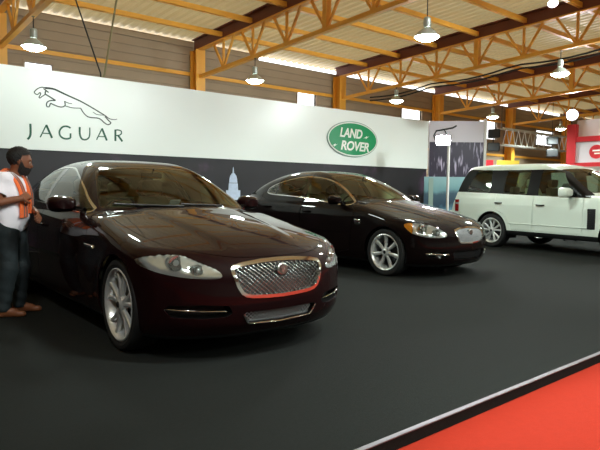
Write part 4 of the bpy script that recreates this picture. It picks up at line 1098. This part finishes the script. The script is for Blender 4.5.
def person(loc, heading, J, label, look, fine=.011, group=None):
    root = tag(empty('person', loc, heading), label, 'person', group); F = Figure(J)
    zt = J['head'][2] + .18; lo, hi = J.get('box', ((-.40, -.42, -.02), (.48, .42, zt))); 
    parts = [mesh_arrays(F.body, lo, hi, fine)]
    for k, sd in (('r', 1), ('l', -1)):
        hd = J.get('hand_'+k)
        if hd:
            C = hand_parts(J['wri_'+k], hd[0], hd[1], hd[2], hd[3])
            hf = lambda P, C=C: chain([caps(P, a, b, r0, r1) for a, b, r0, r1 in C], .006)
            w = np.array(J['wri_'+k]); parts.append(mesh_arrays(hf, w-.15, w+.17, .0045 if fine < .012 else .008))
    body = to_obj('body', parts, look['skin'], root)
    h, A, L, U = F.frame
    loc_ = lambda P: np.stack([(P-h)@A, (P-h)@L, (P-h)@U], 1)
    hb = (h-.17, h+.17)
    # shirt: torso and short sleeves
    slv = look.get('sleeve', .62)
    def shirt(P):
        wr = .006*np.sin(P[:, 2]*38 + P[:, 1]*9) * sstep(.75, .95, P[:, 2]) + .004*np.sin(P[:, 0]*40 + P[:, 2]*25)
        return smin(F.torso(P, .016) + wr*.6, F.arms(P, .017, fore=slv > 1) + wr*.5, .03)
    def shirt_keep(P):
        k = J.get('hem', .80) - P[:, 2]
        k = np.maximum(k, P[:, 2] - (np.array(J['neck'])[2] + .035 - .35*np.abs(P[:, 0]-J['neck'][0])*0))
        for s_ in ('r', 'l'):
            a = np.array(J['sho_'+s_]); d = np.array(J['elb_'+s_]) - a; n = np.linalg.norm(d); d = d/n
            along = (P-a)@d - n*min(slv, 1.); near = np.linalg.norm(P-a-((P-a)@d)[:, None]*d, axis=1) - .075
            if slv <= 1: k = np.maximum(k, np.minimum(along, .06 - near*0 - (np.maximum(near, 0)*9)))
        return k
    b0 = ((lo[0], lo[1], J.get('hem', .8)-.05), (hi[0], hi[1], J['neck'][2]+.14))
    o = to_obj('shirt', [region(shirt, b0[0], b0[1], fine*1.1, shirt_keep)], look['shirt'], root); thick(o)
    def pants(P):
        wr = .005*np.sin(P[:, 2]*60 + P[:, 0]*30)*(sstep(.35, .05, P[:, 2]) + .4)
        return F.legs(P, .013) + wr*.7
    o = to_obj('trousers', [region(pants, (lo[0], lo[1], -.02), (hi[0], hi[1], J['pelvis'][2]+.2), fine*1.1, lambda P: np.maximum(P[:, 2] - (J['pelvis'][2] + .05), .055 - P[:, 2]))], look['trousers'], root); thick(o)
    # shoes
    o = to_obj('shoes', [region(lambda P: F.feet(P, .006), (lo[0], lo[1], -.02), (hi[0], hi[1], .16), min(fine, .009), lambda P: P[:, 2] - .075)], look['shoes'], root)
    # hair cap, brow line cut away from the face
    def hair(P): 
        Q = loc_(P); return ell(Q, (-.018, 0, .034), (.112, .090, .104)) - .004*np.sin(P[:, 0]*190)*np.sin(P[:, 1]*170)*np.sin(P[:, 2]*180)
    def hair_keep(P):
        Q = loc_(P); return np.maximum(np.minimum(.060 - Q[:, 2] + .45*np.maximum(Q[:, 0]-.01, 0), Q[:, 0] + .005 + .0*Q[:, 2]), -.075 - Q[:, 2])
    to_obj('hair', [region(hair, hb[0], hb[1], .007, hair_keep)], look['hair'], root)
    if look.get('beard'):
        def beard(P): return F.head(P, .010) - .003*np.sin(P[:, 0]*210)*np.sin(P[:, 1]*190)*np.sin(P[:, 2]*200)
        def beard_keep(P):
            Q = loc_(P); return np.maximum(np.maximum(Q[:, 2] + .046 - 1.3*np.clip(.045-Q[:, 0], 0, .04), -.005 - Q[:, 0]), -.125 - Q[:, 2])
        to_obj('beard', [region(beard, hb[0], hb[1], .007, beard_keep)], look['beard'], root)
    # eyes
    for sy in (-1, 1):
        c = Vector(h + A*.0745 + L*sy*.032 + U*.012); e = MB(); e.lathe([(0, -.0115), (.0075, -.0088), (.0115, 0), (.0075, .0088), (0, .0115)], 12); eo = e.build('eye', 'eye_white', root, loc=c, angle=80)
        e = MB(); e.tube([Vector(A)*.0095, Vector(A)*.0122], [.0065, .004], 10); e.build('iris', 'eye_dark', eo)
    return root, F

MAN = dict(pelvis=(-.01, 0, .855), belly=(0, 0, 1.00), chest=(.005, 0, 1.175), sho_r=(-.005, -.165, 1.305), sho_l=(-.005, .165, 1.305), neck=(.02, 0, 1.335), head=(.085, .02, 1.475), face=(.84, .42, -.24),
  elb_r=(-.03, -.265, 1.08), wri_r=(.170, -.165, 1.125), elb_l=(.02, .235, 1.06), wri_l=(.215, .045, .985),
  hip_r=(-.01, -.085, .82), hip_l=(-.01, .085, .82), knee_r=(.012, -.10, .455), knee_l=(.035, .11, .455), ankle_r=(-.045, -.115, .075), ankle_l=(.0, .125, .075), toe_r=(.120, -.075, .022), toe_l=(.16, .180, .022), hem=.80,
  hand_r=((.25, .9, .3), (-.75, .3, -.5), 1, .75), hand_l=((.5, -.6, -.25), (-.5, -.5, -.5), -1, .75))
man, MF = person((1.36, 5.95, 0), math.radians(-38), MAN, 'bearded man in white t-shirt with an orange scarf standing beside the burgundy saloon',
  dict(skin='skin', shirt='tshirt', trousers='denim', shoes='leather_brown', hair='hair', beard='beard'))
def scarf(root):
    """folded scarf: behind the neck, over both shoulders and down the chest"""
    def strand(path, w):
        pts = [Vector(p) for p in path]; q = []
        for i in range(len(pts)-1):
            a, b, c, d = pts[max(i-1, 0)], pts[i], pts[i+1], pts[min(i+2, len(pts)-1)]
            for t in np.linspace(0, 1, 8, endpoint=False): q.append(.5*((2*b) + (c-a)*t + (2*a-5*b+4*c-d)*t*t + (3*b-a-3*c+d)*t**3))
        q.append(pts[-1]); rings = []; mids = []
        for i, p in enumerate(q):
            t = (q[min(i+1, len(q)-1)] - q[max(i-1, 0)]).normalized()
            out = -MFgrad(p); x = t.cross(out).normalized(); y = x.cross(t).normalized(); ww = w*(1 + .25*i/len(q))
            rings.append([p + x*ww*a + y*b for a, b in ((-.5, -.004), (-.25, .004), (0, -.001), (.25, .005), (.5, -.004), (.5, -.012), (0, -.010), (-.5, -.012))])
            mids.append((p, x*ww, y))
        return rings, mids
    def MFgrad(p):
        P = np.array([list(p)]); f = lambda Q: chain([MF.torso(Q, .02), MF.neck(Q, .01)], .05); g = grad(f, P)[0]; return Vector(-g/np.linalg.norm(g))
    m = MB(); g = MB()
    for sy in (-1, 1):
        path = [(-.085, 0, 1.365), (-.075, sy*.055, 1.375), (-.015, sy*.105, 1.380), (.065, sy*.105, 1.345), (.120, sy*.090, 1.27), (.155, sy*.082, 1.16), (.160, sy*.078, 1.05), (.158, sy*.075, .945 if sy < 0 else .98)]
        r, mids = strand(path, .105); m.loft(r)
        for off in (-.18, .12): g.loft([[p + x*(off+a) + y*(.006+b) for a, b in ((-.045, 0), (.045, 0), (.045, .003), (-.045, .003))] for p, x, y in mids[18:]])
    o = m.build('scarf', 'scarf_orange', root, angle=60); g.build('scarf_stripe', 'scarf_grey', o)
scarf(man)
def visitor(loc, head_deg, label, shirt, tr, skin, scale=1., lean=0., **kw):
    J = dict(pelvis=(-.01, 0, .90), belly=(lean*.2, 0, 1.05), chest=(lean*.5, 0, 1.24), sho_r=(lean*.7-.02, -.17, 1.38), sho_l=(lean*.7-.02, .17, 1.38), neck=(lean*.8, 0, 1.42), head=(lean+.03, 0, 1.575-lean*.35), face=(1, 0, -.12),
      elb_r=(lean*.7+.0, -.23, 1.12), wri_r=(lean*.7+.17, -.16, 1.02), elb_l=(lean*.7-.03, .24, 1.12), wri_l=(lean*.7+.08, .25, .90), hip_r=(-.01, -.09, .86), hip_l=(-.01, .09, .86), knee_r=(.02, -.10, .48), knee_l=(.0, .10, .48),
      ankle_r=(-.03, -.11, .075), ankle_l=(-.04, .11, .075), toe_r=(.15, -.13, .022), toe_l=(.14, .13, .022), hem=.84, hand_r=((1, .1, -.5), (0, .8, -.4), 1, .5), hand_l=((.4, 0, -1), (-.2, -1, 0), -1, .5))
    return person(loc, math.radians(head_deg), J, label, dict(skin=skin, shirt=shirt, trousers=tr, shoes='cloth_dark', hair='hair', sleeve=.7), fine=.016)
visitor((14.62, 6.75, 0), 200, 'person in dark shirt standing behind the white car, seen through its rear door window', 'cloth_dark', 'denim', 'skin_light')
visitor((15.2, 4.95, 0), 150, 'person in pale pink shirt seen through the front door window of the white car', 'cloth_pink', 'cloth_dark', 'skin_light')
# ------------------------------------------------------------------ pendant lamps under the trusses
def pendant(x, y, z, label, power=60, r=.22, top=None):
    root = tag(empty('pendant_lamp', (x, y, z)), label, 'lamp', 'pendant lamps under the roof trusses')
    m = MB(); m.lathe([(r, 0), (r*.98, .012), (r*.80, .060), (r*.52, .115), (r*.30, .15), (r*.26, .16), (r*.50, .105), (r*.77, .052), (r*.95, .006)], 36, closed=True); m.build('lamp_shade', 'lamp_body', root)
    m = MB(); m.lathe([(0, .34), (.05, .34), (.065, .32), (.065, .20), (.05, .15), (0, .15)], 20); m.build('lamp_housing', 'lamp_body', root)
    zt = (top or zroof(y) - 1.12) - z; m = MB(); m.tube([(0, 0, .33), (0, 0, zt)], .010, 6); m.tube([(0, 0, zt-.03), (0, 0, zt+.04)], .03, 8); m.build('lamp_rod', 'dark_metal', root)
    m = MB(); m.lathe([(0, -.075), (r*.45, -.062), (r*.80, -.025), (r*.95, .008), (0, .008)], 28); m.build('lamp_glow', 'lamp_glow', root)
    l = bpy.data.lights.new('lamp_light', 'SPOT'); l.energy = power; l.spot_size = math.radians(165); l.spot_blend = .5; l.shadow_soft_size = .2; l.color = (.86, 1, .93)
    o = bpy.data.objects.new('lamp_light', l); COL.objects.link(o); o.parent = root; o.location = (0, 0, -.08)
    return root
PW = 430; SPW = 330
ROW_B = [(3.08, 11.55, 3.84), (8.13, 11.55, 3.86), (13.61, 11.79, 3.98), (19.09, 11.86, 3.98), (24.57, 11.96, 3.96)]
LB = ['pendant lamp above the left end of the fascia, over the leaping cat', 'pendant lamp above the middle of the fascia beside a column', 'pendant lamp above the right end of the white fascia', 'pendant lamp beyond the fascia over the dark photo panel', 'smallest pendant lamp, farthest down the hall by the red frame']
for (x, y, z), l in zip(ROW_B, LB): pendant(x, y, z, l, PW*(2.6 if x > 19 else 1))
for (x, y, z), l in zip([(8.13, 6.38, 3.90), (13.61, 6.69, 4.05), (3.08, 8.7, 4.25), (19.09, 6.8, 4.05)], ['large pendant lamp glaring high above the middle saloon', 'pendant lamp hanging high over the white car', 'pendant lamp over the burgundy saloon, above the view', 'pendant lamp of the near row beyond the white car']): pendant(x, y, z, l, PW if y < 8 else 110)  # the last one is added out of view to light the hall
for (x, y, z), l in zip([(3.08, 1.2, 3.85), (8.13, 1.4, 3.9), (15.5, 1.50, 3.92)], ['pendant lamp over the red carpet near the stage edge', 'pendant lamp over the stage edge ahead of the middle saloon', 'pendant lamp over the stage edge ahead of the white car']): pendant(x, y, z, l, PW*1.2, top=zroof(y)-.2 if x == 15.5 else None)  # the first two are added out of view as extra light

def back_row(y, z, where):  # unseen lamp rows added to light the hall from behind the camera
    for x, w in zip((3.08, 8.13, 13.61, 19.09), ('before the burgundy saloon', 'before the middle saloon', 'before the white car', 'before the red booth')):
        pendant(x, y, z, 'pendant lamp %s, %s' % (where, w), PW*1.2)
back_row(-4.0, 4.1, 'over the hall behind the photographer'); back_row(-9.0, 4.2, 'by the rear wall of the hall')
def flood(name, loc, aim, label, r, power, hang=None, cat='lamp', glow='flood_glow', col=(1, .97, 1), angle=110):
    root = tag(empty(name, loc), label, cat); d = (Vector(aim)-Vector(loc)).normalized()
    q = d.to_track_quat('Z', 'Y'); T = lambda p: q @ Vector(p)
    m = MB(); n = 24; rings = []
    for rr, h in ((r*.35, -.20), (r*.55, -.18), (r*.9, -.06), (r*1.05, .02), (r*.98, .02), (r*.85, -.02)): rings.append([T((rr*math.cos(2*PI*k/n), rr*math.sin(2*PI*k/n), h)) for k in range(n)])
    m.loft(rings); m.build('lamp_shell', 'dark_metal', root)
    m = MB(); m.add([T((r*.88*math.cos(2*PI*k/n), r*.88*math.sin(2*PI*k/n), .0)) for k in range(n)] + [T((0, 0, .02))], [(k, (k+1) % n, n) for k in range(n)]); m.build('lamp_glow', glow, root)
    if hang:
        m = MB(); m.tube([T((0, 0, -.15)), (0, 0, .25), (0, 0, hang)], .015, 8); m.build('lamp_bracket', 'dark_metal', root)
    if power:
        l = bpy.data.lights.new('flood_light', 'SPOT'); l.energy = power; l.spot_size = math.radians(angle); l.spot_blend = .7; l.shadow_soft_size = .12; l.color = col
        o = bpy.data.objects.new('flood_light', l); COL.objects.link(o); o.parent = root; o.location = d*.05; o.rotation_euler = d.to_track_quat('-Z', 'Y').to_euler()
    return root
flood('spotlight', (8.13, 4.14, 3.95), (5.2, 2.4, 0), 'bright spotlight hanging from the roof at the top edge, high over the cars', .07, 150, hang=zroof(4.14)-1.1-3.95)
flood('floodlight', (20.15, 9.42, 3.93), (4, -2, 1.0), 'glaring floodlight on top of the red booth frame', .20, 200, hang=-.33)

# spotlights added above the view to brighten the fascia
for (x, y, z), tx, w in (((3.08, 5.0, 4.45), 1.2, 'over the burgundy saloon'), ((5.4, 4.6, 4.6), 5.2, 'between the two saloons'), ((8.13, 2.9, 4.45), 8.2, 'over the nose of the middle saloon'), ((13.61, 4.2, 4.45), 12.0, 'over the white car')):
    flood('spotlight', (x, y, z), (tx, 11.0, 2.3), 'spotlight above the view aimed at the fascia, ' + w, .10, SPW*(1.9 if x > 10 else .6 if x < 4 else 1.05), hang=zroof(y) - (1.12 if x != 5.4 else .2) - z, col=(.90, 1, .97), angle=75)

for (x, y, z), aim, w in (((-.6, .9, 4.5), (1.7, 5.4, .7), 'aimed at the flank of the burgundy saloon'), ((4.6, -.8, 4.5), (3.2, 3.6, .5), 'aimed at the nose of the burgundy saloon'), ((8.4, .2, 4.5), (7.0, 5.2, .5), 'aimed at the nose of the middle saloon')):  # unseen spotlights added to brighten the saloons and the man
    flood('spotlight', (x, y, z), aim, 'spotlight hung above the stage edge, ' + w, .10, 300, hang=zroof(y) - .2 - z, col=(.93, 1, .97), angle=60)

# floodlight stand behind the white car
fs = tag(empty('floodlight_stand', (12.62, 9.10, 0)), 'white pole with a glaring floodlight and a curved arm behind the white car', 'floodlight')
m = MB(); m.tube([(0, 0, .02), (0, 0, 2.62)], .035, 12); m.build('pole', 'panel_white', fs)
m = MB(); m.lathe([(0, .03), (.26, .03), (.28, .015), (.28, 0), (0, 0)], 28); m.build('base_plate', 'dark_metal', fs)
m = MB(); m.tube([(-.26, .22, 2.55), (-.30, .26, 2.68), (-.26, .22, 2.80), (-.10, .08, 2.84), (.06, -.06, 2.88), (.14, -.12, 2.94)], .022, 8); m.tube([(0, 0, 2.60), (-.05, .04, 2.70), (-.10, .08, 2.84)], .018, 8); m.build('curved_arm', 'dark_metal', fs)
d = (Vector((0, 0, 1.3)) - Vector((12.45, 9.2, 2.62))).normalized(); q = d.to_track_quat('Z', 'Y'); c = Vector((-.14, .08, 2.56)); T = lambda p: c + q @ Vector(p)
m = MB(); m.prism(rounded_rect(-.20, -.14, .20, .14, .03), lambda x, y, h: T((x, y, h)), -.10, .02); hd = m.build('lamp_head', 'dark_metal', fs)
m = MB(); m.prism(rounded_rect(-.18, -.12, .18, .12, .03), lambda x, y, h: T((x, y, h)), .02, .028); m.build('lamp_glow', 'flood_glow', hd)
l = bpy.data.lights.new('flood_light', 'SPOT'); l.energy = 220; l.spot_size = math.radians(130); l.spot_blend = .6; l.shadow_soft_size = .15; l.color = (1, .95, 1)
o = bpy.data.objects.new('flood_light', l); COL.objects.link(o); o.parent = fs; o.location = c + d*.05; o.rotation_euler = d.to_track_quat('-Z', 'Y').to_euler()

# ------------------------------------------------------------------ photo panel at the end of the fascia and the low landscape board
def streak_mat():
    m = bpy.data.materials.new('streak_print'); m.use_nodes = True; nt = m.node_tree; b = nt.nodes['Principled BSDF']; b.inputs['Roughness'].default_value = .45
    tc = nt.nodes.new('ShaderNodeTexCoord'); mp = nt.nodes.new('ShaderNodeMapping'); mp.inputs['Scale'].default_value = (9, 9, 1.1)
    n = nt.nodes.new('ShaderNodeTexNoise'); n.inputs['Scale'].default_value = 1.6; n.inputs['Detail'].default_value = 3
    nt.links.new(tc.outputs['Object'], mp.inputs[0]); nt.links.new(mp.outputs[0], n.inputs['Vector'])
    r = nt.nodes.new('ShaderNodeValToRGB'); e = r.color_ramp.elements; e[0].position = .57; e[0].color = lin('#2a1f38'); e[1].position = .68; e[1].color = lin('#b9adc8')
    nt.links.new(n.outputs['Fac'], r.inputs[0]); nt.links.new(r.outputs[0], b.inputs['Base Color']); MATS['streak_print'] = m
streak_mat()
pp = tag(empty('photo_panel', (14.22, 10.98, 0), math.atan2(-1.09, 1.26)), 'tall angled panel, pale above and dark with white streaks below, ending the fascia', 'display panel')
MB().box((0, 0, 0), (1.70, .08, 3.36)).build('panel_board', 'panel_grey', pp)
MB().box((.02, -.012, 0), (1.66, 0, 2.72)).build('dark_print', 'streak_print', pp)
MB().box((1.66, -.03, 0), (1.74, .09, 3.42)).build('edge_post', 'panel_white', pp)
def land_mat():
    m = bpy.data.materials.new('landscape_print'); m.use_nodes = True; nt = m.node_tree; b = nt.nodes['Principled BSDF']; b.inputs['Roughness'].default_value = .4
    tc = nt.nodes.new('ShaderNodeTexCoord'); sp = nt.nodes.new('ShaderNodeSeparateXYZ'); nt.links.new(tc.outputs['Object'], sp.inputs[0])
    n = nt.nodes.new('ShaderNodeTexNoise'); n.inputs['Scale'].default_value = 1.8; n.inputs['Detail'].default_value = 5; nt.links.new(tc.outputs['Object'], n.inputs['Vector'])
    ma = nt.nodes.new('ShaderNodeMath'); ma.operation = 'MULTIPLY_ADD'; ma.inputs[1].default_value = .55; nt.links.new(n.outputs['Fac'], ma.inputs[0]); nt.links.new(sp.outputs['Z'], ma.inputs[2])
    r = nt.nodes.new('ShaderNodeValToRGB'); mr = nt.nodes.new('ShaderNodeMapRange'); mr.inputs['From Min'].default_value = .5; mr.inputs['From Max'].default_value = 2.0
    nt.links.new(ma.outputs[0], mr.inputs[0]); nt.links.new(mr.outputs[0], r.inputs[0])
    e = r.color_ramp.elements; e[0].position = .0; e[0].color = lin('#5f93a8'); e[1].position = 1; e[1].color = lin('#8fb3b8')
    for p, c in ((.28, '#6aa0b6'), (.38, '#31475a'), (.62, '#3c5666'), (.70, '#6c959c')): x = e.new(p); x.color = lin(c)
    nt.links.new(r.outputs[0], b.inputs['Base Color']); MATS['landscape_print'] = m
land_mat()
lb = tag(empty('landscape_board', (13.36, 10.45, 0), math.atan2(-.83, 1.0)), 'low pale blue board with a printed mountain landscape, behind the floodlight pole', 'display board')
MB().box((0, 0, .12), (1.5, .05, 1.64)).build('printed_face', 'landscape_print', lb)
for x in (.1, 1.3): MB().box((x, -.15, 0), (x+.06, .2, .12)).build('foot', 'dark_metal', lb)
MB().box((.13, -.012, .45), (.26, 0, 1.60)).build('pale_stripe', 'cloth_pale' if 'cloth_pale' in MATS else 'badge_rim', lb)

# ------------------------------------------------------------------ red booth on the right
bo = tag(empty('red_booth', (20.2, 9.45, 0)), 'red framed booth front with a white sign board on the right', 'booth')
m = MB(); m.box((-.02, -.16, 0), (.22, .14, 3.60)); m.build('corner_post', 'red_paint', bo)
MB().box((.0, -6, 2.98), (.16, -.16, 3.16)).build('top_rail', 'red_paint', bo)
MB().box((.0, -6, 2.02), (.16, -.16, 2.26)).build('bottom_rail', 'red_paint', bo)
MB().box((.04, -6, 2.26), (.12, -.16, 2.98)).build('sign_board', 'panel_grey', bo)
MB().box((.20, -6, 3.17), (.30, -.1, 3.75)).build('back_board', 'panel_white', bo)
m = MB(); m.lathe([(0, -.012), (.235, -.012), (.235, 0), (0, 0)], 40, 'x', origin=(.04, -.86, 2.62)); ds = m.build('round_logo', 'red_paint', bo)
m = MB(); m.bar((.022, -.98, 2.66), (.022, -.74, 2.66), .01, .05, up=(0, 0, 1)); m.bar((.022, -.98, 2.56), (.022, -.80, 2.56), .01, .045, up=(0, 0, 1)); m.build('logo_bars', 'badge_white', ds)
for x in (-6.0,): MB().box((.0, x-.16, 0), (.22, x, 3.6)).build('corner_post', 'red_paint', bo)

# ------------------------------------------------------------------ low partition behind the white car
pt = tag(empty('booth_partition', (17.6, 9.0, 0), math.radians(-74)), 'low white partition with printed posters behind the white car, seen through its windows', 'partition')
MB().box((0, 0, .10), (7.0, .06, 2.02)).build('partition_board', 'panel_white', pt)
for x, w, z0, z1, mm in ((1.5, .5, .9, 1.8, 'cloth_green'), (3.2, .35, 1.0, 1.8, 'cloth_teal'), (4.0, .45, .6, 1.9, 'red_paint'), (5.4, .7, .9, 1.7, 'yellow_print')): MB().box((x, -.012, z0), (x+w, 0, z1)).build('poster', mm, pt)
for x in (0, 2.3, 4.6, 6.9): MB().box((x, -.03, 0), (x+.06, .09, 2.06)).build('partition_post', 'aluminium', pt)

# ------------------------------------------------------------------ far hall: speakers, lighting truss, low banners
def speakers(loc, rz, label):
    root = tag(empty('hanging_speakers', loc, rz), label, 'speaker', 'black speaker pairs hung along the far wall')
    for h in (0, .56):
        m = MB(); m.loft([[(a, b, z+h) for a, b in ((-.19, -k), (.19, -k*.8), (.19, k*.8), (-.19, k))] for z, k in ((-.18, .22), (-.15, .25), (.15, .25), (.18, .22))]); c = m.build('speaker_cabinet', 'black_plastic', root, bevel=.02)
        m = MB(); m.box((-.21, -.20, h-.15), (-.188, .20, h+.15)); m.build('speaker_grille', 'dark_metal', c)
    m = MB(); m.tube([(0, 0, .18), (0, 0, .38)], .02, 6); m.build('link_bar', 'dark_metal', root)
    m = MB(); m.tube([(0, 0, .74), (0, 0, zroof(loc[1]) - loc[2] + .02)], .012, 6); m.build('hanger', 'dark_metal', root)
sp = math.radians(40)
for p, l in (((21.66, 13.40, 3.09), 'pair of black speakers hung just beside the tall photo panel'), ((25.5, 12.80, 3.0), 'pair of black speakers hung to the left of the red booth frame')): speakers(p, sp, l)
lt = tag(empty('lighting_truss', (23.0, 13.75, 3.3)), 'silver lattice lighting truss along the far wall above the white car', 'truss')
m = MB(); L = 6.2
for dz, dy in ((0, 0), (.72, 0), (0, .3), (.72, .3)): m.tube([(0, dy, dz), (L, dy, dz)], .035, 8)
m.build('truss_tube', 'panel_white', lt)
for k in range(12):
    m = MB(); m.tube([(k*L/12, 0, 0), ((k+.5)*L/12, 0, .72), ((k+1)*L/12, 0, 0)], .018, 6); m.build('truss_brace', 'panel_white', lt)
for x in (.1, L-.1):
    m = MB(); m.tube([(x, .15, .72), (x, .15, zroof(13.9) + .02 - 3.3)], .012, 6); m.build('hanger', 'dark_metal', lt)
def banner(loc, w, m_, label, h0=1.6, h1=2.52):
    r = tag(empty('banner_stand', loc, math.radians(-35)), label, 'banner'); MB().box((0, 0, h0), (w, .04, h1)).build('banner_cloth', m_, r)
    for x in (.03, w-.06): MB().box((x, .0, 0), (x+.03, .03, h0)).build('banner_leg', 'dark_metal', r)
    MB().box((0, -.15, 0), (w, .2, .03)).build('banner_base', 'dark_metal', r)
banner((20.75, 13.4, 0), .55, 'red_paint', 'red banner just showing above the rear of the white car')
banner((21.35, 13.0, 0), .95, 'yellow_print', 'yellow banner just showing above the roof of the white car')

# ------------------------------------------------------------------ cables
m = MB(); m.tube([(3.42, 10.95, zroof(10.95)-.1), (3.666, 10.97, 4.70), (4.12, 10.98, 3.42), (4.14, 11.02, 3.36)], .014, 6); tag(m.build('stay_cable', 'cable_black'), 'dark stay cable from the roof to the fascia top', 'cable')
m = MB(); m.tube([(4.55, 10.95, zroof(10.95)-.1), (4.447, 10.97, 4.86), (4.20, 10.98, 3.42), (4.19, 11.02, 3.36)], .018, 6); tag(m.build('stay_rope', 'rope'), 'pale stay rope from the roof to the fascia top', 'rope')
def power_cable(dz, label):
    pts = []
    for k in range(29):
        y = 13.2 - 11.5*k/28; sag = .10*abs(math.sin(y*PI/2.67)); pts.append((13.93, y, zroof(y) - 1.17 - dz - sag))
    m = MB(); m.tube(pts, .022, 6); tag(m.build('power_cable', 'cable_black'), label, 'cable')
power_cable(0, 'upper black power cable slung along the truss over the white car'); power_cable(.10, 'lower black power cable slung along the truss over the white car')
